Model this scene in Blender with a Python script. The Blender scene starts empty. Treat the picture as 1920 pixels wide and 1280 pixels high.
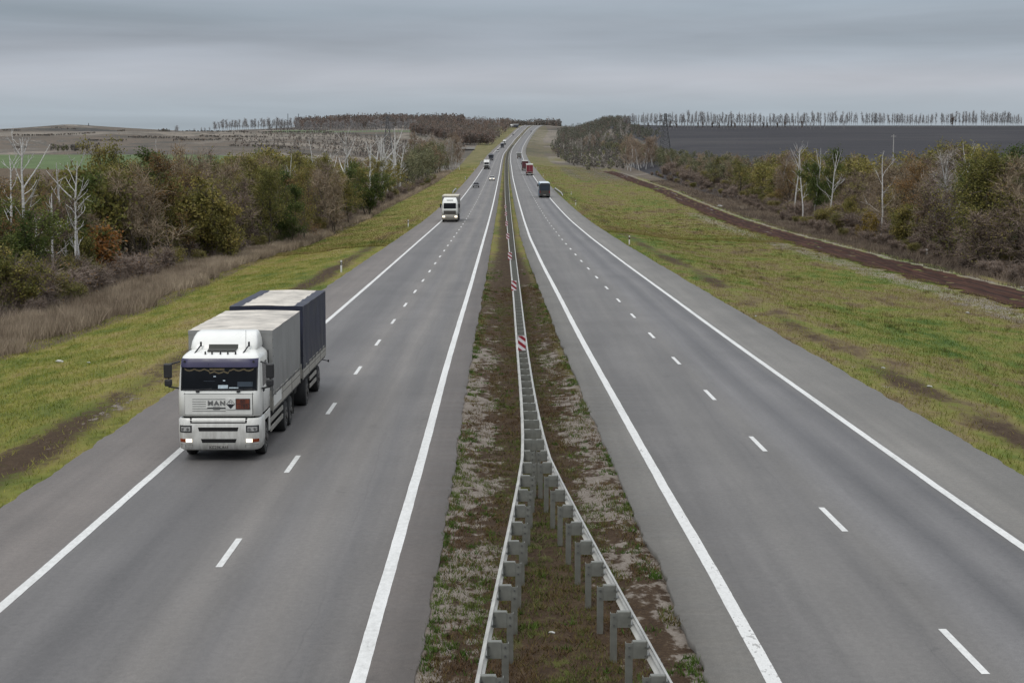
import bpy, bmesh, math, random
import numpy as np
from mathutils import Vector, Matrix
from math import radians as R, sin, cos, pi

SC = bpy.context.scene
COL = SC.collection
random.seed(7)
RNG = np.random.default_rng(11)

# ------------------------------------------------------------------ object helpers
def tag(o, label=None, cat=None, group=None, kind=None):
    if label: o['label'] = label
    if cat: o['category'] = cat
    if group: o['group'] = group
    if kind: o['kind'] = kind
    return o

def empty(name, loc=(0, 0, 0), rot=(0, 0, 0)):
    o = bpy.data.objects.new(name, None)
    o.empty_display_size = 0.3
    o.location = loc
    o.rotation_euler = rot
    COL.objects.link(o)
    return o

def link_mesh(name, me, parent=None):
    o = bpy.data.objects.new(name, me)
    COL.objects.link(o)
    if parent is not None:
        o.parent = parent
    return o

def copy_tree(o, parent=None):
    c = o.copy()
    COL.objects.link(c)
    if parent is not None:
        c.parent = parent
    for ch in list(o.children):
        copy_tree(ch, c)
    return c

def np_mesh(name, V, quads=None, tris=None, mats=(), mi_q=None, mi_t=None, smooth=False):
    """fast mesh from numpy arrays"""
    me = bpy.data.meshes.new(name)
    V = np.asarray(V, dtype=np.float32)
    nq = 0 if quads is None else len(quads)
    nt = 0 if tris is None else len(tris)
    me.vertices.add(len(V))
    me.vertices.foreach_set('co', V.ravel())
    loops = []
    starts = []
    if nq:
        loops.append(np.asarray(quads, dtype=np.int32).ravel())
        starts.append(np.arange(nq, dtype=np.int32) * 4)
    if nt:
        loops.append(np.asarray(tris, dtype=np.int32).ravel())
        starts.append(nq * 4 + np.arange(nt, dtype=np.int32) * 3)
    L = np.concatenate(loops)
    me.loops.add(len(L))
    me.loops.foreach_set('vertex_index', L)
    me.polygons.add(nq + nt)
    me.polygons.foreach_set('loop_start', np.concatenate(starts))
    mi = np.zeros(nq + nt, dtype=np.int32)
    if mi_q is not None: mi[:nq] = mi_q
    if mi_t is not None: mi[nq:] = mi_t
    for m in mats: me.materials.append(m)
    me.polygons.foreach_set('material_index', mi)
    if smooth:
        me.polygons.foreach_set('use_smooth', np.ones(nq + nt, dtype=bool))
    me.update(calc_edges=True)
    me.validate()
    return me

class MB:
    """collects shapes with material slots, builds ONE mesh"""
    def __init__(self):
        self.v = []; self.f = []; self.m = []; self.mats = []; self.sm = []
    def slot(self, mat):
        if mat not in self.mats: self.mats.append(mat)
        return self.mats.index(mat)
    def add(self, verts, faces, mat, smooth=False):
        k = len(self.v); s = self.slot(mat)
        self.v += [tuple(p) for p in verts]
        for f in faces:
            self.f.append(tuple(i + k for i in f)); self.m.append(s); self.sm.append(smooth)
    def bm(self, b, mat, smooth=False):
        b.verts.ensure_lookup_table()
        for i, v in enumerate(b.verts): v.index = i
        self.add([v.co[:] for v in b.verts], [[v.index for v in f.verts] for f in b.faces], mat, smooth)
        b.free()
    def box(self, x0, x1, y0, y1, z0, z1, mat, bev=0.0, seg=2, taper=None, smooth=False):
        b = bmesh.new()
        bmesh.ops.create_cube(b, size=1)
        for v in b.verts:
            v.co = ((x0 + x1) / 2 + v.co.x * (x1 - x0), (y0 + y1) / 2 + v.co.y * (y1 - y0), (z0 + z1) / 2 + v.co.z * (z1 - z0))
        if taper:
            for v in b.verts: v.co = taper(v.co.copy())
        if bev > 0:
            bmesh.ops.bevel(b, geom=list(b.edges), offset=bev, segments=seg, profile=0.5, affect='EDGES')
        self.bm(b, mat, smooth)
        return self
    def cyl(self, p0, p1, r0, mat, r1=None, n=16, bev=0.0, smooth=True, caps=True):
        p0 = Vector(p0); p1 = Vector(p1)
        if r1 is None: r1 = r0
        d = (p1 - p0).normalized()
        a = d.orthogonal().normalized(); c = d.cross(a)
        V = []
        rings = [(p0, r0), (p1, r1)]
        if bev > 0:
            rings = [(p0, r0 - bev), (p0 + d * bev, r0), (p1 - d * bev, r1), (p1, r1 - bev)]
        for p, r in rings:
            for i in range(n):
                t = 2 * pi * i / n
                V.append(p + a * (r * cos(t)) + c * (r * sin(t)))
        F = []
        for k in range(len(rings) - 1):
            for i in range(n):
                j = (i + 1) % n
                F.append((k * n + i, k * n + j, (k + 1) * n + j, (k + 1) * n + i))
        self.add(V, F, mat, smooth)
        if caps:
            self.add([V[i] for i in range(n)], [tuple(range(n))[::-1]], mat)
            o = (len(rings) - 1) * n
            self.add([V[o + i] for i in range(n)], [tuple(range(n))], mat)
        return self
    def prism(self, prof, axis, a0, a1, mat, smooth=False):
        """prof: closed 2D outline; axis 'x': prof=(y,z); 'y': prof=(x,z)"""
        n = len(prof)
        def P(q, a):
            return (a, q[0], q[1]) if axis == 'x' else ((q[0], a, q[1]) if axis == 'y' else (q[0], q[1], a))
        V = [P(q, a0) for q in prof] + [P(q, a1) for q in prof]
        F = [(i, (i + 1) % n, n + (i + 1) % n, n + i) for i in range(n)]
        F += [tuple(range(n))[::-1], tuple(range(n, 2 * n))]
        b = bmesh.new()
        vs = [b.verts.new(p) for p in V]
        for f in F: b.faces.new([vs[i] for i in f])
        bmesh.ops.recalc_face_normals(b, faces=b.faces)
        self.bm(b, mat, smooth)
        return self
    def grid(self, P, mat, smooth=True, flip=False):
        """P[i][j] 3-D points"""
        n = len(P); m = len(P[0])
        V = [p for row in P for p in row]
        F = []
        for i in range(n - 1):
            for j in range(m - 1):
                q = (i * m + j, i * m + j + 1, (i + 1) * m + j + 1, (i + 1) * m + j)
                F.append(q[::-1] if flip else q)
        self.add(V, F, mat, smooth)
        return self
    def mesh(self, name):
        me = bpy.data.meshes.new(name)
        me.from_pydata(self.v, [], self.f)
        for m in self.mats: me.materials.append(m)
        me.polygons.foreach_set('material_index', self.m)
        me.polygons.foreach_set('use_smooth', self.sm)
        me.update()
        return me
    def build(self, name, parent=None):
        return link_mesh(name, self.mesh(name), parent)

def text_mesh(txt, size, mat, depth=0.004, bold=0.0):
    """returns mesh of text standing in the local XZ plane facing -Y, centred"""
    cu = bpy.data.curves.new('lettering', 'FONT')
    cu.body = txt; cu.size = size; cu.extrude = depth
    cu.offset = bold
    cu.align_x = 'CENTER'; cu.align_y = 'CENTER'
    ob = bpy.data.objects.new('lettering', cu)
    COL.objects.link(ob)
    bpy.context.view_layer.update()
    dg = bpy.context.evaluated_depsgraph_get()
    me = bpy.data.meshes.new_from_object(ob.evaluated_get(dg))
    bpy.data.objects.remove(ob)
    me.transform(Matrix.Rotation(pi / 2, 4, 'X'))
    me.materials.clear(); me.materials.append(mat)
    return me

# ------------------------------------------------------------------ node helpers
class NT:
    def __init__(self, tree):
        self.t = tree; self.n = tree.nodes; self.l = tree.links
    def new(self, typ, **kw):
        nd = self.n.new(typ)
        for k, v in kw.items(): setattr(nd, k, v)
        return nd
    def put(self, sock, val):
        if hasattr(val, 'is_linked') or isinstance(val, bpy.types.NodeSocket): self.l.new(val, sock)
        elif val is not None:
            if isinstance(val, (tuple, list)) and len(val) == 3 and sock.type == 'RGBA': val = (*val, 1)
            sock.default_value = val
    def math(self, op, a, b=None, c=None, clamp=False):
        nd = self.new('ShaderNodeMath', operation=op, use_clamp=clamp)
        self.put(nd.inputs[0], a)
        if b is not None: self.put(nd.inputs[1], b)
        if c is not None: self.put(nd.inputs[2], c)
        return nd.outputs[0]
    def mix(self, fac, a, b, blend='MIX'):
        nd = self.new('ShaderNodeMix', data_type='RGBA', blend_type=blend)
        self.put(nd.inputs[0], fac); self.put(nd.inputs[6], a); self.put(nd.inputs[7], b)
        return nd.outputs[2]
    def smooth(self, x, lo, hi, o0=0.0, o1=1.0):
        nd = self.new('ShaderNodeMapRange', interpolation_type='SMOOTHSTEP')
        self.put(nd.inputs[0], x); nd.inputs[1].default_value = lo; nd.inputs[2].default_value = hi
        nd.inputs[3].default_value = o0; nd.inputs[4].default_value = o1
        return nd.outputs[0]
    def noise(self, vec, scale, detail=3.0, rough=0.55, dist=0.0, out=0):
        nd = self.new('ShaderNodeTexNoise')
        if vec is not None: self.l.new(vec, nd.inputs['Vector'])
        nd.inputs['Scale'].default_value = scale; nd.inputs['Detail'].default_value = detail
        nd.inputs['Roughness'].default_value = rough; nd.inputs['Distortion'].default_value = dist
        return nd.outputs[out]
    def mapping(self, vec, scale=(1, 1, 1), loc=(0, 0, 0)):
        nd = self.new('ShaderNodeMapping')
        self.l.new(vec, nd.inputs[0]); nd.inputs['Scale'].default_value = scale; nd.inputs['Location'].default_value = loc
        return nd.outputs[0]
    def ramp(self, fac, stops, interp='LINEAR'):
        nd = self.new('ShaderNodeValToRGB')
        nd.color_ramp.interpolation = interp
        el = nd.color_ramp.elements
        while len(el) < len(stops): el.new(0.5)
        for e, (p, c) in zip(el, stops):
            e.position = p; e.color = (*c, 1)
        self.put(nd.inputs[0], fac)
        return nd.outputs[0]
    def attr(self, name):
        nd = self.new('ShaderNodeAttribute', attribute_name=name)
        return nd.outputs['Fac']
    def pos(self):
        return self.new('ShaderNodeNewGeometry').outputs['Position']

def new_mat(name):
    m = bpy.data.materials.new(name)
    m.use_nodes = True
    nt = NT(m.node_tree)
    bs = m.node_tree.nodes['Principled BSDF']
    return m, nt, bs

def S(r, g, b):
    """sRGB 0-255 -> linear"""
    def f(c):
        c /= 255.0
        return c / 12.92 if c <= 0.04045 else ((c + 0.055) / 1.055) ** 2.4
    return (f(r), f(g), f(b))

def pmat(name, col, rough=0.6, var=0.12, scale=3.0, metal=0.0, grime=None, gz=(0.2, 1.6), gamt=0.6, bump=0.0, emit=None, spec=0.5, coat=0.0, detail=5):
    """painted / plain surface with uneven tone, optional grime towards its foot (object space z)"""
    m, nt, bs = new_mat(name)
    tc = nt.new('ShaderNodeTexCoord').outputs['Object']
    n1 = nt.noise(tc, scale, detail, 0.6)
    lo = tuple(max(0, c * (1 - var)) for c in col); hi = tuple(min(1, c * (1 + var)) for c in col)
    c = nt.ramp(n1, [(0.3, lo), (0.7, hi)])
    if grime is not None:
        sep = nt.new('ShaderNodeSeparateXYZ'); nt.l.new(tc, sep.inputs[0])
        g = nt.smooth(sep.outputs[2], gz[0], gz[1], 1.0, 0.0)
        n2 = nt.noise(nt.mapping(tc, (2.5, 2.5, 0.7)), scale * 1.7, 6, 0.65)
        g = nt.math('MULTIPLY', g, nt.smooth(n2, 0.3, 0.75, 0.45, 1.0))
        g = nt.math('MULTIPLY', g, gamt, clamp=True)
        c = nt.mix(g, c, grime)
    nt.put(bs.inputs['Base Color'], c)
    nt.put(bs.inputs['Roughness'], nt.smooth(n1, 0.2, 0.8, max(0.02, rough - 0.08), min(1, rough + 0.08)))
    bs.inputs['Metallic'].default_value = metal
    bs.inputs['Specular IOR Level'].default_value = spec
    bs.inputs['Coat Weight'].default_value = coat
    if bump > 0:
        b = nt.new('ShaderNodeBump'); b.inputs['Strength'].default_value = bump; b.inputs['Distance'].default_value = 0.05
        nt.l.new(nt.noise(tc, scale * 2.5, 4), b.inputs['Height']); nt.l.new(b.outputs[0], bs.inputs['Normal'])
    if emit:
        bs.inputs['Emission Color'].default_value = (*emit[0], 1); bs.inputs['Emission Strength'].default_value = emit[1]
    return m

# ------------------------------------------------------------------ camera and survey of the place
F_PX = 3330.0                       # focal length in photo pixels (1920 wide)
PITCH = math.atan(400.0 / F_PX)
CAM_H = 8.71
cam_d = bpy.data.cameras.new('camera')
cam_d.sensor_width = 36.0
cam_d.lens = F_PX / 1920.0 * 36.0
cam_d.clip_start = 0.5
cam_d.clip_end = 30000.0
cam = bpy.data.objects.new('camera', cam_d)
cam.location = (0, 0, CAM_H)
cam.rotation_euler = (pi / 2 - PITCH, 0, -13.0 / F_PX)
COL.objects.link(cam)
SC.camera = cam
CM = np.array(cam.rotation_euler.to_matrix())
def ray(px, py):
    d = CM @ np.array([(px - 960.0) / F_PX, (640.0 - py) / F_PX, -1.0])
    return d / d[1]                 # per metre of y
def project(x, y, z):
    v = CM.T @ np.array([x, y, z - CAM_H])
    return 960 + F_PX * v[0] / -v[2], 640 - F_PX * v[1] / -v[2]

# road long-section: height of the carriageway against distance
_pk = np.array([(-400, 8.44), (0, 0.0), (280, -5.91), (316, -6.5), (403, -7.35), (497, -7.95), (617, -8.4), (713, -8.6), (1000, -9.5), (1280, -8.7),
                (1632, -4.6), (1850, -0.6), (1950, 2.6), (2050, 6.6), (2150, 10.0), (2250, 11.8), (2350, 12.2), (2450, 11.2), (2700, 4.0), (3200, -8), (12000, -20)])
_yy = np.arange(-400, 12000, 4.0)
_zz = np.interp(_yy, _pk[:, 0], _pk[:, 1])
_k = np.hanning(41); _k /= _k.sum()
_zs = np.convolve(np.pad(_zz, 20, mode='edge'), _k, mode='valid')
_w = np.clip((_yy - 240) / 80, 0, 1)
_zz = _zz * (1 - _w) + _zs * _w
def road_z(y): return np.interp(y, _yy, _zz)

def on_road(px, py, up=0.0):
    """where the line of sight of a surveyed pixel meets the road profile (+up)"""
    d = ray(px, py)
    y = np.arange(8, 3000, 0.25)
    dz = CAM_H + d[2] * y - (road_z(y) + up)
    i = np.argmax(dz < 0)
    if dz[i] >= 0: i = len(y) - 1
    t = y[i] - 0.25 * (0 - dz[i]) / max(1e-9, (dz[i - 1] - dz[i])) if i > 0 else y[i]
    return d[0] * t, t

def curve(pts, up=0.0, sm=9):
    P = sorted([on_road(a, b, up)[::-1] for a, b in pts])
    ys = np.array([p[0] for p in P]); xs = np.array([p[1] for p in P])
    s0 = (xs[1] - xs[0]) / (ys[1] - ys[0])
    ys = np.concatenate([[ys[0] - 60], ys]); xs = np.concatenate([[xs[0] - 60 * s0], xs])
    g = np.arange(-60, 12000, 4.0)
    v = np.interp(g, ys, xs)
    s1 = (v[np.searchsorted(g, 2180)] - v[np.searchsorted(g, 2080)]) / 100
    far = g > 2180
    v[far] = v[np.searchsorted(g, 2180)] + np.cumsum(np.full(far.sum(), 4.0) * (s1 + np.clip((g[far] - 2180) / 6000, 0, .12)))
    for width, start in ((11, 20), (41, 250), (61, 900)):
        k = np.hanning(width); k /= k.sum()
        sv = np.convolve(np.pad(v, width // 2, mode='edge'), k, mode='valid')
        w = np.clip((g - start) / 60, 0, 1)
        v = v * (1 - w) + sv * w
    return lambda y: np.interp(y, g, v)

LIx = curve([(670, 1280), (795, 845), (836, 690), (884.7, 527.5), (917.5, 410), (931.9, 348), (937.3, 319.8), (940, 302.5), (944.2, 287.5), (955, 274), (965, 260.8), (977.5, 247.9), (985.8, 240.8), (992.5, 236.2)])
RIx = curve([(1452, 1280), (1340, 1075), (1260, 940), (1182.5, 802.5), (1142.5, 730), (1092, 640), (1046.9, 552.5), (1015.6, 493), (993.8, 446), (979.5, 402), (967.3, 357.5), (961.5, 332.5), (957.3, 302.5), (957.6, 287.5), (961.2, 278.3), (969.2, 267.5), (977.5, 256.7), (985.8, 247.5), (994, 239.6), (1000, 236.4)])
LANE = 7.5
def LOx(y): return LIx(y) - LANE
def ROx(y): return RIx(y) + 7.45
def LPO(y): return LIx(y) - LANE - 2.9
def LPI(y): return LIx(y) + 1.0
def RPI(y): return RIx(y) - 1.1
def RPO(y): return ROx(y) + 2.95

def sstep(x, a, b):
    t = np.clip((x - a) / (b - a), 0, 1)
    return t * t * (3 - 2 * t)

def vnoise(x, y, seed=0):
    x = np.asarray(x, dtype=float); y = np.asarray(y, dtype=float)
    xi = np.floor(x); yi = np.floor(y); fx = x - xi; fy = y - yi
    fx = fx * fx * (3 - 2 * fx); fy = fy * fy * (3 - 2 * fy)
    def h(a, b):
        s = np.sin(a * 127.1 + b * 311.7 + seed * 74.7) * 43758.5453
        return s - np.floor(s)
    return (h(xi, yi) * (1 - fx) + h(xi + 1, yi) * fx) * (1 - fy) + (h(xi, yi + 1) * (1 - fx) + h(xi + 1, yi + 1) * fx) * fy

_FL = np.array([(-400, 6), (0, -1.8), (350, -9.3), (600, -3.9), (900, -5.0), (1100, -3.4), (1500, 2.6), (1900, 4.8), (2400, 4.9), (2900, 3.0), (3300, 0), (4500, -12), (12000, -30)])
_FR = np.array([(-400, 6), (0, -1.8), (350, -8.9), (480, -9.0), (620, -6.8), (900, -0.6), (1200, 5.6), (1430, 9.4), (1520, 10.4), (1800, 11.0), (2300, 6), (4500, -12), (12000, -30)])
def terrain(x, y):
    x = np.asarray(x, dtype=float); y = np.asarray(y, dtype=float)
    zr = road_z(y) - 0.07
    dl = LPO(y) - x; dr = x - RPO(y)
    nearl = zr - 1.25 * sstep(dl, 0.3, 14) - 0.5 * sstep(dl, 14, 30)
    nearr = zr - 1.1 * sstep(dr, 0.3, 12) - 0.4 * sstep(dr, 12, 30)
    mid = zr - 0.10 * sstep(np.minimum(x - LPI(y), RPI(y) - x), 0.0, 1.2)
    fl = np.interp(y, _FL[:, 0], _FL[:, 1]); fr = np.interp(y, _FR[:, 0], _FR[:, 1])
    # left ridge bumps and the wooded rise
    fl = fl + 5.0 * np.exp(-((x + 556) / 60) ** 2 - ((y - 2400) / 260) ** 2) + 4.5 * np.exp(-((x + 600) / 75) ** 2 - ((y - 2380) / 220) ** 2) - 3.5 * np.exp(-((x + 420) / 90) ** 2 - ((y - 2200) / 300) ** 2) + 3.0 * np.exp(-((x + 330) / 110) ** 2 - ((y - 1500) / 160) ** 2) + 2.6 * np.exp(-((x + 520) / 120) ** 2 - ((y - 1650) / 130) ** 2) - 2.0 * np.exp(-((x + 700) / 50) ** 2 - ((y - 2400) / 300) ** 2) - 1.5 * np.exp(-((x + 120) / 500) ** 2) * sstep(y, 2000, 2300) * (x < -400)
    fl = fl + 4.0 * np.exp(-((x + 480) / 22) ** 2 - ((y - 2380) / 60) ** 2) * 0.5
    fl = fl + 11.0 * np.exp(-((x + 120) / 190) ** 2 - ((y - 2450) / 330) ** 2)
    fl = fl + (vnoise(x / 60, y / 160, 3) - 0.5) * 3.0 * sstep(y, 900, 1300)
    fr = fr + 4.0 * np.exp(-((x - 92) / 34) ** 2 - ((y - 1850) / 230) ** 2)
    wl = sstep(dl, 32, 150) * sstep(y, 300, 500); wr = sstep(dr, 26, 85) * sstep(y, 330, 520)
    # woods come close to the road on the rise
    kl = sstep(y, 1450, 1700); wl = np.maximum(wl, kl * sstep(dl, 12, 90))
    zl = nearl * (1 - wl) + fl * wl
    zrr = nearr * (1 - wr) + fr * wr
    z = np.where(dl > 0, zl, np.where(dr > 0, zrr, mid))
    # under the pavement the ground stays below the slab
    pav = ((x > LPO(y)) & (x < LPI(y))) | ((x > RPI(y)) & (x < RPO(y)))
    z = np.where(pav, road_z(y) - 0.16, z)
    rough = np.where(dl > 0, sstep(dl, 0.5, 4), np.where(dr > 0, sstep(dr, 0.5, 4), 0.35 * (~pav)))
    z = z + rough * ((vnoise(x / 2.3, y / 4.0, 1) - 0.5) * 0.16 + (vnoise(x / 0.8, y / 1.1, 2) - 0.5) * 0.07)
    return z

def hit(px, py, y0=12, y1=3200, up=0.0):
    d = ray(px, py)
    y = np.concatenate([np.arange(y0, 400, 0.5), np.arange(max(400, y0), y1, 2.0)])
    dz = CAM_H + d[2] * y - terrain(d[0] * y, y) - up
    i = int(np.argmax(dz < 0))
    if dz[i] >= 0: i = len(y) - 1
    t = y[i]
    return float(d[0] * t), float(t), float(terrain(d[0] * t, t))

# dirt track on the right
TRK = [hit(*p) for p in ((1985, 580), (1920, 562), (1632, 487), (1476, 443), (1367, 409.5), (1310, 387), (1250, 360), (1175, 333), (1140, 321))]
TRK.sort(key=lambda p: p[1])
TRKY = np.array([p[1] for p in TRK]); TRKX = np.array([p[0] for p in TRK])
def track_x(y): return np.interp(y, TRKY, TRKX)
# ------------------------------------------------------------------ world: overcast daylight
SUN_EL, SUN_AZ = R(52), R(205)
w = bpy.data.worlds.new('World'); SC.world = w; w.use_nodes = True
nt = NT(w.node_tree)
for n in list(nt.n): nt.n.remove(n)
out = nt.new('ShaderNodeOutputWorld')
sky = nt.new('ShaderNodeTexSky', sky_type='NISHITA'); sky.sun_disc = False
sky.sun_elevation = SUN_EL; sky.sun_rotation = SUN_AZ
b1 = nt.new('ShaderNodeBackground'); b1.inputs[1].default_value = 0.07
nt.l.new(sky.outputs[0], b1.inputs[0])
tc = nt.new('ShaderNodeTexCoord').outputs['Generated']
sep = nt.new('ShaderNodeSeparateXYZ'); nt.l.new(tc, sep.inputs[0])
z = sep.outputs[2]
base = nt.ramp(nt.smooth(z, -0.02, 0.10), [(0.0, S(184, 194, 201)), (0.16, S(183, 192, 200)), (0.34, S(193, 197, 205)), (0.48, S(178, 186, 196)), (0.62, S(162, 172, 183)), (0.8, S(165, 177, 188)), (1.0, S(163, 176, 189))])
n1 = nt.noise(nt.mapping(tc, (2.6, 2.6, 34.0), (3.1, 0.4, 0.2)), 1.0, 4, 0.5, 0.5)
n2 = nt.noise(nt.mapping(tc, (7.0, 7.0, 60.0), (1.1, 7.4, 2.2)), 1.0, 5, 0.55, 0.8)
n3 = nt.noise(nt.mapping(tc, (1.3, 1.3, 22.0), (5.3, 2.2, 4.1)), 1.0, 3, 0.5, 0.3)
band = nt.math('ADD', nt.math('MULTIPLY', n1, 0.6), nt.math('MULTIPLY', n2, 0.18))
band = nt.math('ADD', band, nt.math('MULTIPLY', n3, 0.35))
tone = nt.smooth(band, 0.36, 0.78, 0.74, 1.07)
tint = nt.mix(nt.smooth(n3, 0.35, 0.65), (0.97, 1.0, 1.03), (1.03, 0.993, 1.005))
cl = nt.mix(1.0, base, tint, 'MULTIPLY')
vm = nt.new('ShaderNodeVectorMath', operation='SCALE'); nt.l.new(cl, vm.inputs[0]); nt.l.new(tone, vm.inputs['Scale'])
cl = vm.outputs[0]
# brighter cloud deck overhead, as under any overcast sky
up = nt.smooth(z, 0.08, 0.75)
cl = nt.mix(up, cl, (1.36, 1.40, 1.46))
b2 = nt.new('ShaderNodeBackground'); b2.inputs[1].default_value = 1.0
nt.l.new(cl, b2.inputs[0])
mx = nt.new('ShaderNodeMixShader'); mx.inputs[0].default_value = 0.9
nt.l.new(b1.outputs[0], mx.inputs[1]); nt.l.new(b2.outputs[0], mx.inputs[2]); nt.l.new(mx.outputs[0], out.inputs[0])
sd = bpy.data.lights.new('sun', 'SUN'); sd.energy = 1.1; sd.angle = R(22); sd.color = (1.0, 0.96, 0.9)
so = bpy.data.objects.new('sun', sd); COL.objects.link(so)
sv = Vector((sin(SUN_AZ) * cos(SUN_EL), cos(SUN_AZ) * cos(SUN_EL), sin(SUN_EL)))
so.rotation_euler = sv.to_track_quat('Z', 'Y').to_euler()
so.location = (0, -20, 60)
SC.view_settings.view_transform = 'Standard'; SC.view_settings.look = 'None'
SC.view_settings.exposure = 0; SC.view_settings.gamma = 1
SC.render.engine = 'CYCLES'
SC.cycles.use_denoising = True
SC.cycles.max_bounces = 5; SC.cycles.diffuse_bounces = 2; SC.cycles.glossy_bounces = 2; SC.cycles.transparent_max_bounces = 6
SC.cycles.transmission_bounces = 2
SC.cycles.use_adaptive_sampling = True; SC.cycles.adaptive_threshold = 0.02
SC.cycles.caustics_reflective = False; SC.cycles.caustics_refractive = False
SC.render.film_transparent = False
SC.cycles.filter_width = 1.45

# ------------------------------------------------------------------ ground sheet
def rows():
    r = list(np.arange(14, 130, 0.7)) + list(np.arange(130, 450, 2.5)) + list(np.arange(450, 1000, 8)) + list(np.arange(1000, 2700, 15))
    s = 2700.0
    while s < 11500: r.append(s); s *= 1.07
    return np.array([-60.0, -30, -10, 0, 7] + r)
def cols():
    a = list(np.arange(-62, 74, 0.5)); g = []
    s = 0.8; x = 74.0
    while x < 6000: g.append(x); x += s; s *= 1.13
    h = []; s = 0.8; x = -62.5
    while x > -6000: h.append(x); x -= s; s *= 1.13
    return np.array(h[::-1] + a + g)
YR = rows(); UC = cols()
YG, UG = np.meshgrid(YR, UC, indexing='ij')
XG = UG + LIx(YG)
ZG = terrain(XG, YG)
ny, nx = XG.shape
idx = np.arange(ny * nx).reshape(ny, nx)
Q = np.stack([idx[:-1, :-1], idx[:-1, 1:], idx[1:, 1:], idx[1:, :-1]], -1).reshape(-1, 4)
me = np_mesh('ground', np.stack([XG, YG, ZG], -1).reshape(-1, 3), quads=Q, smooth=True)
def add_attr(me, name, arr):
    a = me.attributes.new(name, 'FLOAT', 'POINT'); a.data.foreach_set('value', np.asarray(arr, dtype=np.float32).ravel())
dl = LPO(YG) - XG; dr = XG - RPO(YG); dm = np.minimum(XG - LPI(YG), RPI(YG) - XG)
left = dl > -0.5; right = dr > -0.5; med = dm > -0.6
# bare brown soil beside the pavement
soil = np.zeros_like(XG)
ln = vnoise(YG / 17, YG * 0 + 3, 5)
ln2 = vnoise(YG / 9, dl / 2.0, 6)
soil = np.where(left, np.exp(-((dl - 1.8) / 1.3) ** 2) * (0.40 + 0.45 * ln + 0.25 * ln2) * (1 - 0.45 * sstep(YG, 100, 300) - 0.4 * sstep(YG, 400, 700)), soil)
ln3 = vnoise(YG / 9, dr / 2.0, 7); ln4 = vnoise(YG / 26, dr / 6.0, 8)
soil = np.where(right, np.exp(-((dr - 2.2 - 0.9 * (ln - 0.5)) / 1.3) ** 2) * (0.24 + 0.48 * ln + 0.42 * ln3) * (1 - 0.3 * sstep(YG, 150, 330) - 0.5 * sstep(YG, 430, 800)) + 0.34 * sstep(dr, 3, 7) * sstep(ln4, 0.5, 0.85) * (1 - sstep(YG, 500, 800)), soil)
mh = np.maximum(dm, 0)
soil = np.where(med & (YG < 60), 1.3, np.where(med, (0.62 + 0.58 * sstep(mh, 0.2, 1.3)) * (1.0 - 0.42 * sstep(YG, 110, 200)), soil))
sand = np.where(med, (1 - sstep(mh, 0.7, 2.1)) * (0.71 - 0.24 * sstep(mh, 0.0, 0.25) * (vnoise(YG / 3.0, mh, 19) > 0.5)) * (1 - sstep(YG, 60, 115) * 0.6), 0)
sand = np.where(left, np.exp(-((dl - 1.35) / 0.45) ** 2) * 0.55 * np.exp(-((YG - 64) / 9) ** 2), sand)
sand = np.where(right, np.exp(-((dr - 0.55 - 0.02 * (YG - 60)) / 0.3) ** 2) * 0.5 * np.exp(-((YG - 74) / 14) ** 2), sand)
xt = track_x(YG)
dt = XG - xt
pale = np.where(right, 0.62 * np.exp(-((dt + 5.0) / 2.6) ** 2) * sstep(YG, 95, 110) * (1 - sstep(YG, 330, 420)) + 0.62 * np.exp(-((dt - 3.0) / 0.8) ** 2), 0)
pale = pale * (1 - sstep(YG, 700, 850))
# rough brown ground by the trees
LEDGE = [hit(*p) for p in ((0, 665), (75, 645), (160, 615), (215, 595), (287, 572), (375, 530), (457, 497), (560, 462), (660, 420), (740, 380), (810, 345), (850, 318), (872, 295))]
LEDGE.sort(key=lambda p: p[1])
LEY = np.array([p[1] for p in LEDGE]); LEX = np.array([p[0] for p in LEDGE])
def ledge_x(y): return np.interp(y, LEY, LEX)
brown = np.where(left, sstep(ledge_x(YG) + 1.0 - XG, -1.5, 1.0) * 0.95, 0)
brown = np.where(right, np.maximum(brown, sstep(dt, 3.6, 5.5) * 0.95), brown)
brown = np.where(right & (YG > 560), np.maximum(brown, sstep(dr, 7, 16) * (0.34 + 0.66 * vnoise(YG / 90, dr / 9, 23)) * sstep(YG, 430, 700)), brown)
brown = np.where(left & (YG > 900), np.maximum(brown, sstep(YG, 930, 960) * sstep(dl, 30, 60)), brown)
brown = np.where(right, np.maximum(brown, sstep(YG, 980, 1200) * 0.52), brown)
crop = np.where(left & (dl > 45), sstep(YG, 560, 600) * (1 - sstep(YG, 905 , 925)), 0)
crop = np.where(left & (dl > 30), np.maximum(crop, sstep(YG, 1720, 1760) * (1 - sstep(YG, 1960, 2000)) * sstep(XG, -245, -230)), crop)
plough = np.where(right & (dr > 32), sstep(YG, 430, 470) * (1 - sstep(YG, 2900, 3000)) * sstep(dr, 40, 46) * (1 - sstep(YG, 700, 1000) * (dr < 70)), 0)
for nme, arr in (('soil', soil), ('sand', sand), ('pale', pale), ('brown', brown), ('crop', crop), ('plough', plough), ('median', med.astype(float)),
                 ('far', sstep(YG, 500, 2200)), ('steppe', sstep(YG, 560, 760)), ('rightside', right.astype(float))):
    add_attr(me, nme, arr)

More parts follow.
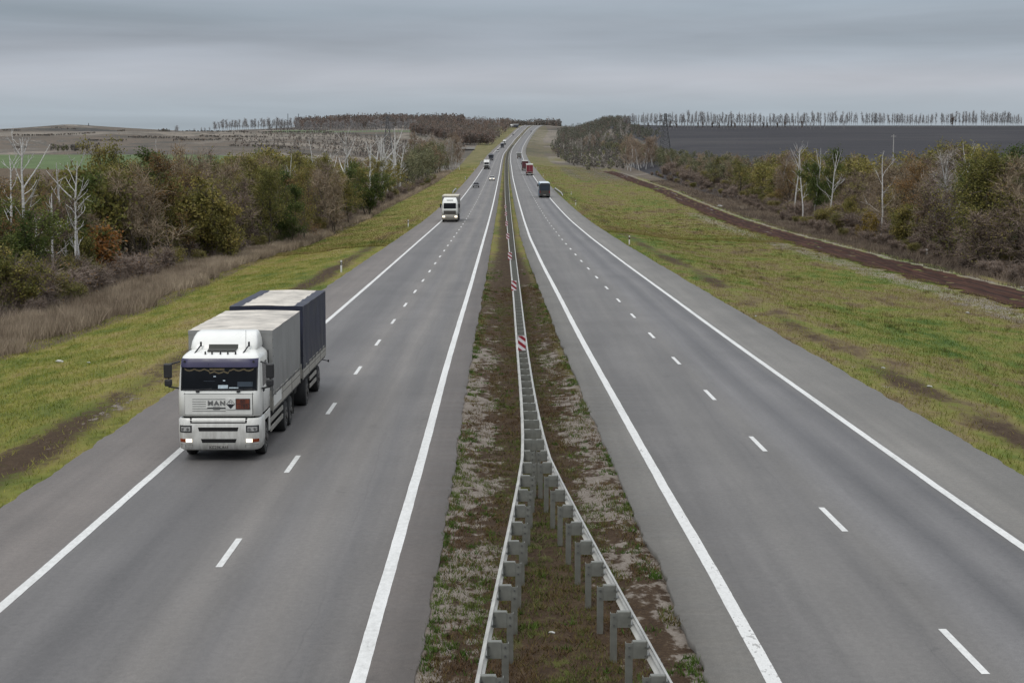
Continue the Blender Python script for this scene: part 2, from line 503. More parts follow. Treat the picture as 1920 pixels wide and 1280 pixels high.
m, nt, bs = new_mat('ground_cover')
P = nt.pos()
PS = nt.mapping(P, (1.0, 0.35, 0.0))
nA = nt.noise(PS, 0.10, 4, 0.6); nB = nt.noise(PS, 0.55, 5, 0.62); nC = nt.noise(nt.mapping(P, (1, 0.55, 0)), 2.6, 5, 0.65); nD = nt.noise(nt.mapping(P, (1, .8, 0)), 14.0, 4, 0.7)
nA2 = nt.smooth(nA, 0.28, 0.72); nB2 = nt.smooth(nB, 0.28, 0.72)
grass = nt.ramp(nt.math('ADD', nt.math('MULTIPLY', nA2, 0.5), nt.math('MULTIPLY', nB2, 0.5)),
                [(0.10, (0.070, 0.098, 0.020)), (0.32, (0.120, 0.135, 0.027)), (0.52, (0.180, 0.170, 0.042)), (0.72, (0.215, 0.175, 0.068)), (0.92, (0.165, 0.118, 0.060))])
gR = nt.ramp(nt.math('ADD', nt.math('MULTIPLY', nA2, 0.5), nt.math('MULTIPLY', nB2, 0.5)),
             [(0.08, (0.052, 0.095, 0.020)), (0.28, (0.105, 0.135, 0.027)), (0.45, (0.160, 0.155, 0.040)), (0.62, (0.165, 0.135, 0.058)), (0.78, (0.125, 0.090, 0.050)), (0.95, (0.075, 0.052, 0.032))])
grass = nt.mix(nt.attr('rightside'), grass, gR)
def mul(c, f):
    v = nt.new('ShaderNodeVectorMath', operation='SCALE'); nt.put(v.inputs[0], c); nt.put(v.inputs['Scale'], f); return v.outputs[0]
grass = nt.mix(nt.math('MULTIPLY', nt.smooth(nt.attr('far'), 0.0, 0.25), 0.62), grass, mul((0.130, 0.112, 0.068), nt.smooth(nA, 0.3, 0.7, 0.75, 1.2)))
col = mul(grass, nt.smooth(nC, 0.25, 0.75, 0.70, 1.22))
def thresh(a, amp1=0.6, amp2=0.5, soft=0.16):
    e = nt.math('ADD', nt.math('ADD', a, nt.math('MULTIPLY', nt.math('SUBTRACT', nB, 0.5), amp1 * 2)), nt.math('MULTIPLY', nt.math('SUBTRACT', nC, 0.5), amp2 * 2))
    return nt.smooth(e, 0.5 - soft, 0.5 + soft)
brownc = nt.ramp(nt.math('ADD', nt.math('MULTIPLY', nB, 0.5), nt.math('MULTIPLY', nC, 0.5)), [(0.3, (0.045, 0.034, 0.024)), (0.5, (0.095, 0.072, 0.048)), (0.7, (0.15, 0.115, 0.08))])
steppe = nt.smooth(nt.noise(nt.mapping(P, (0.007, 0.0042, 0.0)), 1.0, 9, 0.74, 0.7), 0.28, 0.72)
steppec = nt.ramp(steppe, [(0.10, (0.055, 0.053, 0.049)), (0.30, (0.088, 0.078, 0.065)), (0.45, (0.130, 0.104, 0.080)), (0.55, (0.082, 0.076, 0.066)), (0.72, (0.215, 0.185, 0.152)), (0.9, (0.080, 0.079, 0.064))])
brownc = nt.mix(nt.attr('steppe'), brownc, steppec)
col = nt.mix(thresh(nt.attr('brown'), 0.35, 0.3), col, brownc)
soilc = nt.ramp(nt.math('ADD', nt.math('MULTIPLY', nC, 0.5), nt.math('MULTIPLY', nD, 0.5)), [(0.32, (0.022, 0.013, 0.008)), (0.5, (0.052, 0.033, 0.019)), (0.66, (0.095, 0.068, 0.040))])
moss = nt.mix(nt.smooth(nC, 0.52, 0.62), soilc, (0.075, 0.080, 0.02))
mossf = nt.math('MULTIPLY', nt.attr('median'), nt.smooth(nB, 0.48, 0.6))
soilc = nt.mix(mossf, soilc, moss)
col = nt.mix(thresh(nt.attr('soil'), 0.45, 0.5, 0.2), col, soilc)
sandc = nt.ramp(nt.math('ADD', nt.math('MULTIPLY', nC, 0.45), nt.math('MULTIPLY', nD, 0.55)), [(0.3, (0.085, 0.070, 0.056)), (0.5, (0.175, 0.150, 0.126)), (0.7, (0.27, 0.24, 0.21))])
col = nt.mix(thresh(nt.attr('sand'), 0.55, 0.85, 0.10), col, sandc)
palec = nt.ramp(nC, [(0.3, (0.13, 0.12, 0.095)), (0.7, (0.30, 0.275, 0.235))])
col = nt.mix(nt.math('MULTIPLY', thresh(nt.attr('pale'), 0.6, 0.6, 0.2), 0.8), col, palec)
cropc = nt.mix(nt.attr('far'), (0.090, 0.126, 0.054), (0.098, 0.118, 0.066))
col = nt.mix(nt.smooth(nt.attr('crop'), 0.4, 0.6), col, mul(cropc, nt.smooth(nA, 0.3, 0.7, 0.85, 1.15)))
pn = nt.noise(nt.mapping(P, (0.004, 0.008, 0.0)), 1.0, 9, 0.7)
plc = nt.ramp(pn, [(0.28, (0.025, 0.025, 0.028)), (0.5, (0.037, 0.036, 0.040)), (0.72, (0.066, 0.062, 0.061))])
col = nt.mix(nt.smooth(nt.attr('plough'), 0.4, 0.6), col, plc)
nt.put(bs.inputs['Base Color'], col)
bs.inputs['Roughness'].default_value = 0.95
bs.inputs['Specular IOR Level'].default_value = 0.15
bp = nt.new('ShaderNodeBump'); bp.inputs['Strength'].default_value = 0.7; bp.inputs['Distance'].default_value = 0.12
nt.l.new(nt.math('ADD', nC, nt.math('MULTIPLY', nD, 0.5)), bp.inputs['Height']); nt.l.new(bp.outputs[0], bs.inputs['Normal'])
me.materials.append(m)
ground = link_mesh('ground', me); tag(ground, kind='structure')

# ------------------------------------------------------------------ carriageways
def asphalt(name, stops, seed, seam=None):
    m, nt, bs = new_mat(name)
    uv = nt.new('ShaderNodeUVMap', uv_map='lane').outputs[0]
    sp = nt.new('ShaderNodeSeparateXYZ'); nt.l.new(uv, sp.inputs[0])
    P = nt.pos()
    wob = nt.math('MULTIPLY', nt.math('SUBTRACT', nt.noise(nt.mapping(P, (0.05, 0.03, 0), (seed, 0, 0)), 1.0, 2), 0.5), 0.5)
    u = nt.math('ADD', sp.outputs[0], wob)
    c = nt.ramp(nt.math('DIVIDE', nt.math('ADD', u, 2.0), 16.0), stops)
    a = nt.noise(nt.mapping(P, (1.6, 0.035, 0), (seed, 3, 0)), 1.0, 4, 0.6)        # long streaks from the wheels
    b = nt.noise(nt.mapping(P, (0.25, 0.12, 0), (seed, 9, 0)), 1.0, 4, 0.6)        # big uneven patches
    g = nt.noise(nt.mapping(P, (1, 1, 0)), 45.0, 3, 0.75)                               # aggregate
    d = nt.noise(nt.mapping(P, (0.9, 0.5, 0), (seed, 1, 0)), 1.0, 6, 0.7)
    f = nt.math('MULTIPLY', nt.smooth(a, 0.25, 0.75, 0.87, 1.12), nt.smooth(b, 0.25, 0.75, 0.88, 1.11))
    f = nt.math('MULTIPLY', f, nt.smooth(g, 0.25, 0.75, 0.66, 1.32))
    g2 = nt.noise(nt.mapping(P, (1, .8, 0)), 7.0, 5, 0.8)
    f = nt.math('MULTIPLY', f, nt.smooth(g2, 0.3, 0.7, 0.86, 1.12))
    f = nt.math('MULTIPLY', f, 0.80)
    c = nt.mix(1.0, c, (1.035, 1.0, 0.96), 'MULTIPLY')
    f = nt.math('MULTIPLY', f, nt.smooth(d, 0.60, 0.74, 1.0, 0.76))
    vor = nt.new('ShaderNodeTexNoise'); vor.inputs['Scale'].default_value = 1.0; vor.inputs['Detail'].default_value = 3
    nt.l.new(nt.mapping(P, (0.28, 0.045, 0), (seed * 3, 0, 0)), vor.inputs['Vector'])
    crack = nt.math('ABSOLUTE', nt.math('SUBTRACT', vor.outputs[0], 0.5))
    crack = nt.smooth(crack, 0.0008, 0.0028, 0.80, 1.0)
    f = nt.math('MULTIPLY', f, nt.smooth(crack, 0.8, 1.0, 0.97, 1.0))
    if seam is not None:
        sw = nt.math('MULTIPLY', nt.math('SUBTRACT', nt.noise(nt.mapping(P, (0.0, 0.09, 0), (seed, 0, 0)), 1.0, 4, 0.6), 0.5), 1.1)
        sd_ = nt.math('ABSOLUTE', nt.math('SUBTRACT', nt.math('ADD', sp.outputs[0], sw), seam))
        sk = nt.smooth(nt.noise(nt.mapping(P, (0.3, 0.08, 0), (2, seed, 0)), 1.0, 3), 0.42, 0.55)
        f = nt.math('MULTIPLY', f, nt.math('SUBTRACT', 1.0, nt.math('MULTIPLY', sk, nt.smooth(sd_, 0.012, 0.03, 0.11, 0.0))))
    v = nt.new('ShaderNodeVectorMath', operation='SCALE'); nt.l.new(c, v.inputs[0]); nt.l.new(f, v.inputs['Scale'])
    nt.put(bs.inputs['Base Color'], v.outputs[0])
    bs.inputs['Roughness'].default_value = 0.66; bs.inputs['Specular IOR Level'].default_value = 0.5
    bp = nt.new('ShaderNodeBump'); bp.inputs['Strength'].default_value = 0.25; bp.inputs['Distance'].default_value = 0.01
    nt.l.new(g, bp.inputs['Height']); nt.l.new(bp.outputs[0], bs.inputs['Normal'])
    return m
def ru(u): return (u + 2.0) / 16.0
# u measured from the median-side line outwards
A_SH_I = (0.160, 0.144, 0.133); A_LANE = (0.170, 0.162, 0.154); A_TRK = (0.134, 0.131, 0.131); A_DK = (0.106, 0.104, 0.106); A_SH = (0.163, 0.147, 0.136)
ASL = asphalt('asphalt_left', [(0.0, A_SH_I), (ru(-0.1), A_SH_I), (ru(0.25), A_LANE), (ru(1.0), A_TRK), (ru(1.9), A_LANE), (ru(2.8), A_TRK), (ru(3.7), A_LANE), (ru(4.7), A_TRK), (ru(5.6), A_DK), (ru(6.5), A_TRK), (ru(7.3), A_TRK), (ru(7.7), A_SH), (1.0, A_SH)], 1.7, 1.3)
B_SH_I = (0.168, 0.164, 0.152); B_LANE = (0.150, 0.146, 0.141); B_TRK = (0.132, 0.129, 0.127); B_DK = (0.103, 0.103, 0.108); B_L2 = (0.158, 0.157, 0.160); B_SH = (0.183, 0.177, 0.163)
ASR = asphalt('asphalt_right', [(0.0, B_SH_I), (ru(-0.1), B_SH_I), (ru(0.3), B_TRK), (ru(1.2), B_TRK), (ru(2.2), B_LANE), (ru(3.2), B_TRK), (ru(3.9), B_LANE), (ru(4.7), B_L2), (ru(5.5), B_DK), (ru(6.2), B_L2), (ru(7.0), B_DK), (ru(7.4), B_TRK), (ru(7.75), B_SH), (1.0, B_SH)], 5.2, 3.2)
YS = np.concatenate([np.arange(8, 70, 0.25), np.arange(70, 130, 1.0), np.arange(130, 400, 3), np.arange(400, 2700, 8)])
def sheet(name, edges, zoff, mat, ys, skirt=0.0, uvf=None):
    """edges: functions x(y), left to right"""
    X = np.stack([e(ys) for e in edges], 1)
    Y = np.repeat(ys[:, None], X.shape[1], 1)
    Z = np.repeat(road_z(ys)[:, None], X.shape[1], 1) + zoff
    if skirt:
        X = np.concatenate([X[:, :1], X, X[:, -1:]], 1); Y = np.concatenate([Y[:, :1], Y, Y[:, -1:]], 1)
        Z = np.concatenate([Z[:, :1] - skirt, Z, Z[:, -1:] - skirt], 1)
    a, b = X.shape
    ix = np.arange(a * b).reshape(a, b)
    Q = np.stack([ix[:-1, :-1], ix[:-1, 1:], ix[1:, 1:], ix[1:, :-1]], -1).reshape(-1, 4)
    me = np_mesh(name, np.stack([X, Y, Z], -1).reshape(-1, 3), quads=Q, mats=(mat,))
    if uvf:
        U = np.stack([uvf(X, Y), Y], -1).reshape(-1, 2)
        ul = me.uv_layers.new(name='lane')
        li = np.empty(len(me.loops), dtype=np.int32); me.loops.foreach_get('vertex_index', li)
        ul.data.foreach_set('uv', U[li].astype(np.float32).ravel())
    o = link_mesh(name, me); tag(o, kind='structure'); return o
def jit(f, s, amp=0.06):
    return lambda y: f(y) + (vnoise(y / 1.7, y * 0 + s, 4) - 0.5) * amp * 2 + (vnoise(y / 0.45, y * 0 + s, 14) - 0.5) * amp * 1.3
def between(f0, f1, t): return lambda y: f0(y) * (1 - t) + f1(y) * t
sheet('road', [jit(LPO, 1)] + [between(LPO, LPI, t) for t in (0.25, 0.5, 0.75)] + [jit(LPI, 2)], 0.0, ASL, YS, 0.14, lambda X, Y: LIx(Y) - X)
sheet('road', [jit(RPI, 3)] + [between(RPI, RPO, t) for t in (0.25, 0.5, 0.75)] + [jit(RPO, 4)], 0.0, ASR, YS, 0.14, lambda X, Y: X - RIx(Y))

# ------------------------------------------------------------------ painted lines
def paint(name, wear):
    m, nt, bs = new_mat(name)
    P = nt.pos()
    a = nt.noise(nt.mapping(P, (3, 1.2, 0)), 3.0, 5, 0.7)
    b = nt.noise(nt.mapping(P, (1, 0.15, 0)), 1.2, 4, 0.6)
    e = nt.math('ADD', nt.math('MULTIPLY', a, 0.6), nt.math('MULTIPLY', b, 0.4))
    c = nt.ramp(e, [(0.30, (0.34, 0.335, 0.32)), (0.42, (0.52, 0.52, 0.50)), (0.6, (0.66, 0.66, 0.64))])
    c = nt.mix(nt.smooth(e, 0.5 + wear, 0.56 + wear), c, (0.30, 0.295, 0.28))
    g = nt.noise(P, 60.0, 2, 0.7)
    v = nt.new('ShaderNodeVectorMath', operation='SCALE'); nt.l.new(c, v.inputs[0]); nt.l.new(nt.smooth(g, 0.3, 0.7, 0.9, 1.06), v.inputs['Scale'])
    nt.put(bs.inputs['Base Color'], v.outputs[0]); bs.inputs['Roughness'].default_value = 0.6
    return m
PAINT = paint('road_paint', 0.11); PAINT2 = paint('road_paint_worn', 0.06)
def off(f, d): return lambda y: f(y) + d
LW = 0.115
for f, mt in ((LIx, PAINT), (RIx, PAINT2), (LOx, PAINT), (ROx, PAINT)):
    w2 = LW * (1.15 if f in (LIx, RIx) else 1.0)
    sheet('edge_line', [off(jit(f, 5, 0.006), -w2), off(jit(f, 7, 0.006), w2)], 0.006, mt, YS)
def dashes(fx, y_first, mat, name):
    V = []; Q = []
    for k in range(-2, 120):
        y0 = y_first + 12 * k - 1.5
        if y0 < 9: continue
        if y0 > 1300: break
        for i in range(3):
            ya = y0 + i * 1.5
            for s in (-1, 1):
                V.append((fx(ya) + s * 0.075, ya, road_z(ya) + 0.006))
        n = len(V) - 6
        Q += [(n, n + 1, n + 3, n + 2), (n + 2, n + 3, n + 5, n + 4)]
    o = link_mesh(name, np_mesh(name, V, quads=Q, mats=(mat,))); tag(o, kind='structure')
dashes(lambda y: LIx(y) - 3.75, on_road(430, 1035)[1], PAINT, 'lane_line')
dashes(lambda y: RIx(y) + 3.73, on_road(1803, 1219)[1], PAINT, 'lane_line')

# ------------------------------------------------------------------ dirt track sheet
m, nt, bs = new_mat('track_soil')
uv = nt.new('ShaderNodeUVMap', uv_map='lane').outputs[0]
sp = nt.new('ShaderNodeSeparateXYZ'); nt.l.new(uv, sp.inputs[0])
P = nt.pos()
a = nt.noise(nt.mapping(P, (1.6, 0.12, 0)), 1.0, 6, 0.65)
c = nt.ramp(a, [(0.3, (0.026, 0.011, 0.007)), (0.5, (0.046, 0.021, 0.014)), (0.7, (0.070, 0.036, 0.025))])
rut = nt.smooth(nt.math('ABSOLUTE', nt.math('SUBTRACT', nt.math('ABSOLUTE', sp.outputs[0]), 0.8)), 0.1, 0.32, 1.0, 0.0)
def mul_(c_):
    v_ = nt.new('ShaderNodeVectorMath', operation='SCALE'); nt.put(v_.inputs[0], c_); nt.put(v_.inputs['Scale'], nt.smooth(nt.noise(nt.mapping(P, (2.2, 0.10, 0)), 1.0, 3), 0.35, 0.65, 0.7, 1.35)); return v_.outputs[0]
wet = nt.math('MULTIPLY', rut, nt.smooth(nt.noise(nt.mapping(P, (0.2, 0.03, 0)), 1.0, 3), 0.52, 0.66))
c = nt.mix(nt.math('MULTIPLY', rut, 0.85), mul_(c), (0.022, 0.012, 0.009))
nt.put(bs.inputs['Base Color'], nt.mix(nt.math('MULTIPLY', wet, 0.45), c, (0.12, 0.10, 0.095)))
nt.put(bs.inputs['Roughness'], nt.smooth(wet, 0.1, 0.8, 0.9, 0.45))
bs.inputs['Specular IOR Level'].default_value = 0.08
bp = nt.new('ShaderNodeBump'); bp.inputs['Strength'].default_value = 0.6; bp.inputs['Distance'].default_value = 0.1
nt.l.new(a, bp.inputs['Height']); nt.l.new(bp.outputs[0], bs.inputs['Normal'])
ys = np.concatenate([np.arange(TRKY[0], 400, 0.8), np.arange(400, TRKY[-1], 3)])
us = np.array([-1, -0.8, -0.6, -0.45, -0.3, -0.1, 0.1, 0.3, 0.45, 0.6, 0.8, 1])
hw = np.interp(ys, [100, 300, 700], [2.15, 1.75, 1.5])
xc = track_x(ys); kk = np.hanning(31); kk /= kk.sum(); xc = np.convolve(np.pad(xc, 15, mode='edge'), kk, mode='valid')
X = xc[:, None] + us[None, :] * hw[:, None]
X[:, 0] -= vnoise(ys / 1.5, ys * 0, 8) * 1.3 + vnoise(ys / 7, ys * 0, 9) * 0.8; X[:, -1] += vnoise(ys / 1.9, ys * 0, 10) * 0.7
Y = np.repeat(ys[:, None], len(us), 1)
Z = terrain(X, Y) + 0.05
Z[:, [3, 4, 7, 8]] -= 0.03
a_, b_ = X.shape
ix = np.arange(a_ * b_).reshape(a_, b_)
Q = np.stack([ix[:-1, :-1], ix[:-1, 1:], ix[1:, 1:], ix[1:, :-1]], -1).reshape(-1, 4)
me = np_mesh('dirt_track', np.stack([X, Y, Z], -1).reshape(-1, 3), quads=Q, mats=(m,), smooth=True)
ul = me.uv_layers.new(name='lane'); li = np.empty(len(me.loops), dtype=np.int32); me.loops.foreach_get('vertex_index', li)
ul.data.foreach_set('uv', np.stack([X - xc[:, None], Y], -1).reshape(-1, 2)[li].astype(np.float32).ravel())
tag(link_mesh('dirt_track', me), kind='structure')

# ------------------------------------------------------------------ median guardrail
GALV = pmat('galvanised_steel', (0.50, 0.495, 0.46), rough=0.55, var=0.2, scale=1.2, metal=0.2)
GALV2 = pmat('weathered_post_steel', (0.175, 0.178, 0.158), rough=0.55, var=0.22, scale=4, metal=0.3, grime=(0.1, 0.085, 0.06), gz=(-0.2, 0.5), gamt=0.5)
BOLT = pmat('bolt_steel', (0.12, 0.12, 0.115), rough=0.5, metal=0.4)
RAIL_H = 0.80
RLx = curve([(893, 1280), (938, 1060), (985, 846), (981, 790), (975, 715), (969, 640), (962.5, 550), (956, 480), (950.5, 420), (947, 370), (946.5, 330), (947, 302), (950, 285), (960, 272), (970, 260), (981, 248), (989, 240.5), (996, 236)], up=RAIL_H)
RRx = curve([(1262, 1280), (1140, 1062), (1022, 846), (1010, 780), (997, 708), (986, 635), (976, 550), (967, 480), (960.5, 420), (955.5, 370), (953, 330), (952.5, 302), (955, 285), (964, 272), (974, 260), (984.5, 248), (992, 240.5), (999, 236)], up=RAIL_H)
MERGE_Y = on_road(985, 846, RAIL_H)[1]
guard = empty('median_guardrail', (float(RLx(40.0)), 40.0, float(road_z(40.0))))
tag(guard, 'galvanised double-sided steel crash barrier along the weedy median, forking open towards the viewer', 'guardrail')
GL = np.array(guard.location)
prof = [(0.00, 0.0), (0.02, 0.03), (0.075, 0.06), (0.085, 0.10), (0.03, 0.14), (0.02, 0.155), (0.03, 0.17), (0.085, 0.21), (0.075, 0.25), (0.02, 0.28), (0.0, 0.31)]
def rail(fx, side, name):
    ys = np.concatenate([np.arange(14, 200, 1.0), np.arange(200, 500, 4), np.arange(500, 2250, 10)])
    P = []
    for y in ys:
        x0 = float(fx(y)); zb = float(road_z(y)) + RAIL_H - 0.31
        P.append([(x0 + side * (q[0] - 0.04) - GL[0], y - GL[1], zb + q[1] - GL[2]) for q in prof])
    mb = MB(); mb.grid(P, GALV, smooth=True); mb.grid([[(p[0] - side * 0.006, p[1], p[2]) for p in r] for r in P], GALV, True, True)
    # splice joints with bolts
    y = 16.0
    while y < 130:
        for q in (0.10, 0.21):
            for dy in (-0.12, 0.12):
                x0 = float(fx(y + dy)) + side * (0.085 - 0.04)
                zz = float(road_z(y)) + RAIL_H - 0.31 + q
                mb.box(x0 - 0.012 - GL[0], x0 + 0.018 - GL[0], y + dy - 0.02 - GL[1], y + dy + 0.02 - GL[1], zz - 0.02 - GL[2], zz + 0.02 - GL[2], BOLT)
        y += 4.0
    mb.build(name, guard)
rail(RLx, -1, 'rail'); rail(RRx, 1, 'rail')
def post_mb(mb, x, y, z, side, ofs=0.34, single=True):
    """rolled channel post with spacer; z = ground"""
    t = 0.006
    if single:
        xp = x - side * ofs           # post stands behind the rail
        mb.box(xp - 0.06, xp + 0.06, y - t, y + t, z - 0.15, z + RAIL_H - 0.01, GALV2)
        mb.box(xp - 0.06, xp - 0.05, y + t, y + 0.11, z - 0.15, z + RAIL_H - 0.01, GALV2)
        mb.box(xp + 0.05, xp + 0.06, y + t, y + 0.11, z - 0.15, z + RAIL_H - 0.01, GALV2)
def spacer_mb(mb, x, y, z, side, ofs=0.34, bolts=True):
    a = x - side * (ofs - 0.06); b = x - side * 0.035
    x0, x1 = min(a, b), max(a, b)
    mb.box(x0, x1, y - 0.02, y - 0.008, z + 0.50, z + RAIL_H - 0.01, GALV2, bev=0.004, seg=1)
    mb.box(x0, x1, y - 0.008, y + 0.09, z + RAIL_H - 0.02, z + RAIL_H - 0.006, GALV2)
    mb.box(x1 - 0.012 if side > 0 else x0, x1 if side > 0 else x0 + 0.012, y - 0.008, y + 0.10, z + 0.50, z + RAIL_H - 0.02, GALV2)
    if bolts:
        xp = x - side * ofs
        for zz in (0.55, 0.70):
            mb.cyl((xp, y - 0.03, z + zz), (xp, y - 0.006, z + zz), 0.018, BOLT, n=6, smooth=False)
            mb.cyl((x - side * 0.07, y - 0.03, z + zz), (x - side * 0.07, y - 0.018, z + zz), 0.016, BOLT, n=6, smooth=False)
nparts = 0
y = 22.0
y = on_road(1132, 1013, RAIL_H)[1] % 2.0 + 22
rest = MB()
yy = y
while yy < 1500:
    zz = float(road_z(yy))
    if yy < MERGE_Y + 0.3:
        items = [(float(RLx(yy)), -1), (float(RRx(yy)), 1)]
        for x, s in items:
            gap = items[1][0] - items[0][0]; of = min(0.34, gap / 2 - 0.085)
            if of < 0.2: continue
            mb = MB(); post_mb(mb, 0, 0, 0, s, of)
            po = mb.build('post', guard); po.location = (x - GL[0], yy - GL[1], zz - GL[2] - 0.03)
            mb = MB(); spacer_mb(mb, 0, 0, 0.03, s, of); mb.build('spacer', po)
            nparts += 1
    else:
        a = float(RLx(yy)) + 0.03; b = float(RRx(yy)) - 0.03
        c = (a + b) / 2
        if nparts < 78:
            mb = MB()
            mb.box(-0.06, 0.06, -0.006, 0.006, -0.15, RAIL_H - 0.005, GALV2)
            mb.box(-0.06, -0.05, 0.006, 0.10, -0.15, RAIL_H - 0.005, GALV2); mb.box(0.05, 0.06, 0.006, 0.10, -0.15, RAIL_H - 0.005, GALV2)
            po = mb.build('post', guard); po.location = (c - GL[0], yy - GL[1], zz - GL[2] - 0.03)
            mb = MB()
            h = (b - a) / 2
            for x0, x1 in ((-h, -0.066), (0.066, h)):
                mb.box(x0, x1, -0.022, -0.008, 0.50, RAIL_H + 0.03, GALV2, bev=0.004, seg=1)
                mb.box(x0, x1, -0.008, 0.10, RAIL_H + 0.012, RAIL_H + 0.026, GALV2)
            mb.box(-0.066, 0.066, -0.028, -0.010, 0.49, RAIL_H + 0.035, GALV2, bev=0.006, seg=1)
            mb.build('spacer', po)
            nparts += 1
        else:
            rest.box(a - GL[0], b - GL[0], yy - GL[1] - 0.02, yy - GL[1], zz - GL[2] + 0.48, zz - GL[2] + RAIL_H, GALV2)
            rest.box(c - 0.06 - GL[0], c + 0.06 - GL[0], yy - GL[1], yy - GL[1] + 0.1, zz - GL[2] - 0.1, zz - GL[2] + RAIL_H - 0.01, GALV2)
    yy += 2.0 if yy < 700 else 4.0
ro = rest.build('post', guard); tag(ro, kind='stuff')
# ------------------------------------------------------------------ vegetation materials
def leaf_mat(name, stops, haze=0.0):
    m, nt, bs = new_mat(name)
    isl = nt.new('ShaderNodeNewGeometry').outputs['Random Per Island']
    orr = nt.new('ShaderNodeObjectInfo').outputs['Random']
    t = nt.attr('tone')
    f = nt.math('ADD', nt.math('MULTIPLY', t, 0.55), nt.math('ADD', nt.math('MULTIPLY', isl, 0.28), nt.math('MULTIPLY', orr, 0.25)))
    c = nt.ramp(f, stops)
    c = nt.mix(haze, c, (0.23, 0.225, 0.235))  # distance haze painted into the leaf colour as a grey mix
    nt.put(bs.inputs['Base Color'], c); bs.inputs['Roughness'].default_value = 0.75; bs.inputs['Specular IOR Level'].default_value = 0.25
    tr = nt.new('ShaderNodeBsdfTranslucent'); nt.put(tr.inputs[0], c)
    mx = nt.new('ShaderNodeMixShader'); mx.inputs[0].default_value = 0.3
    o = m.node_tree.nodes['Material Output']
    nt.l.new(bs.outputs[0], mx.inputs[1]); nt.l.new(tr.outputs[0], mx.inputs[2]); nt.l.new(mx.outputs[0], o.inputs[0])
    return m
def twig_mat(name, c0, c1, haze=0.0):
    m, nt, bs = new_mat(name)
    isl = nt.new('ShaderNodeNewGeometry').outputs['Random Per Island']
    orr = nt.new('ShaderNodeObjectInfo').outputs['Random']
    n = nt.noise(nt.new('ShaderNodeTexCoord').outputs['Object'], 1.4, 4, 0.6)
    f = nt.math('ADD', nt.math('MULTIPLY', isl, 0.45), nt.math('ADD', nt.math('MULTIPLY', orr, 0.35), nt.math('MULTIPLY', n, 0.3)))
    c = nt.mix(haze, nt.ramp(f, [(0.15, c0), (0.85, c1)]), (0.30, 0.30, 0.31))  # same for twigs: air haze baked into the base colour
    nt.put(bs.inputs['Base Color'], c); bs.inputs['Roughness'].default_value = 0.85; bs.inputs['Specular IOR Level'].default_value = 0.2
    return m
L_OLIVE = leaf_mat('leaves_olive', [(0.1, (0.063, 0.077, 0.018)), (0.45, (0.150, 0.146, 0.039)), (0.8, (0.270, 0.225, 0.065)), (1.0, (0.386, 0.281, 0.094))])
L_GREEN = leaf_mat('leaves_green', [(0.1, (0.032, 0.056, 0.014)), (0.5, (0.083, 0.114, 0.029)), (0.9, (0.190, 0.196, 0.053))])
L_RUST = leaf_mat('leaves_rust', [(0.1, (0.085, 0.055, 0.022)), (0.45, (0.183, 0.114, 0.046)), (0.75, (0.276, 0.164, 0.073)), (1.0, (0.199, 0.164, 0.045))])
L_ORANGE = leaf_mat('leaves_orange', [(0.1, (0.091, 0.034, 0.013)), (0.5, (0.182, 0.075, 0.023)), (0.9, (0.286, 0.137, 0.033))])
L_YELLOW = leaf_mat('leaves_yellow', [(0.1, (0.10, 0.07, 0.012)), (0.5, (0.19, 0.135, 0.022)), (0.9, (0.27, 0.19, 0.035))])
L_OLIVE_F = leaf_mat('leaves_olive_haze_tint', [(0.1, (0.058, 0.073, 0.023)), (0.5, (0.129, 0.135, 0.044)), (0.9, (0.210, 0.190, 0.074))], 0.2)  # far foliage from here on carries painted haze in its colour
L_RUST_F = leaf_mat('leaves_rust_haze_tint', [(0.1, (0.055, 0.039, 0.025)), (0.5, (0.113, 0.072, 0.043)), (0.9, (0.189, 0.102, 0.051))], 0.32)
L_DUSK_F = leaf_mat('leaves_dark_haze_tint', [(0.1, (0.055, 0.053, 0.038)), (0.5, (0.092, 0.080, 0.058)), (0.9, (0.135, 0.112, 0.082))], 0.24)
L_KNOLL = leaf_mat('leaves_knoll_haze_tint', [(0.1, (0.056, 0.064, 0.034)), (0.5, (0.090, 0.094, 0.052)), (0.9, (0.13, 0.122, 0.078))], 0.2)
BARK = twig_mat('bark_dark', (0.041, 0.034, 0.026), (0.112, 0.092, 0.071))
TWIG_G = twig_mat('twigs_grey', (0.117, 0.089, 0.062), (0.311, 0.247, 0.173))
TWIG_P = twig_mat('twigs_purple', (0.093, 0.068, 0.056), (0.245, 0.190, 0.150))
TWIG_S = twig_mat('twigs_shrub', (0.108, 0.084, 0.068), (0.270, 0.214, 0.176))
TWIG_F = twig_mat('twigs_haze_tint', (0.176, 0.162, 0.154), (0.333, 0.306, 0.290), 0.5)  # far twigs, half their colour is painted haze
TWIG_PALE = twig_mat('twigs_pale', (0.231, 0.204, 0.176), (0.418, 0.380, 0.341))
TWIG_TAN = twig_mat('twigs_tan', (0.162, 0.116, 0.082), (0.314, 0.248, 0.186))
def birch_mat():
    m, nt, bs = new_mat('dead_birch_bark')
    tc = nt.new('ShaderNodeTexCoord').outputs['Object']
    a = nt.noise(nt.mapping(tc, (3, 3, 9)), 1.0, 4, 0.7); b = nt.noise(tc, 0.7, 3)
    c = nt.ramp(a, [(0.28, (0.10, 0.092, 0.085)), (0.40, (0.36, 0.35, 0.335)), (0.6, (0.56, 0.55, 0.53))])
    c = nt.mix(nt.smooth(b, 0.5, 0.72, 0, 0.5), c, (0.24, 0.22, 0.20))
    nt.put(bs.inputs['Base Color'], c); bs.inputs['Roughness'].default_value = 0.8
    return m
BIRCH = birch_mat()

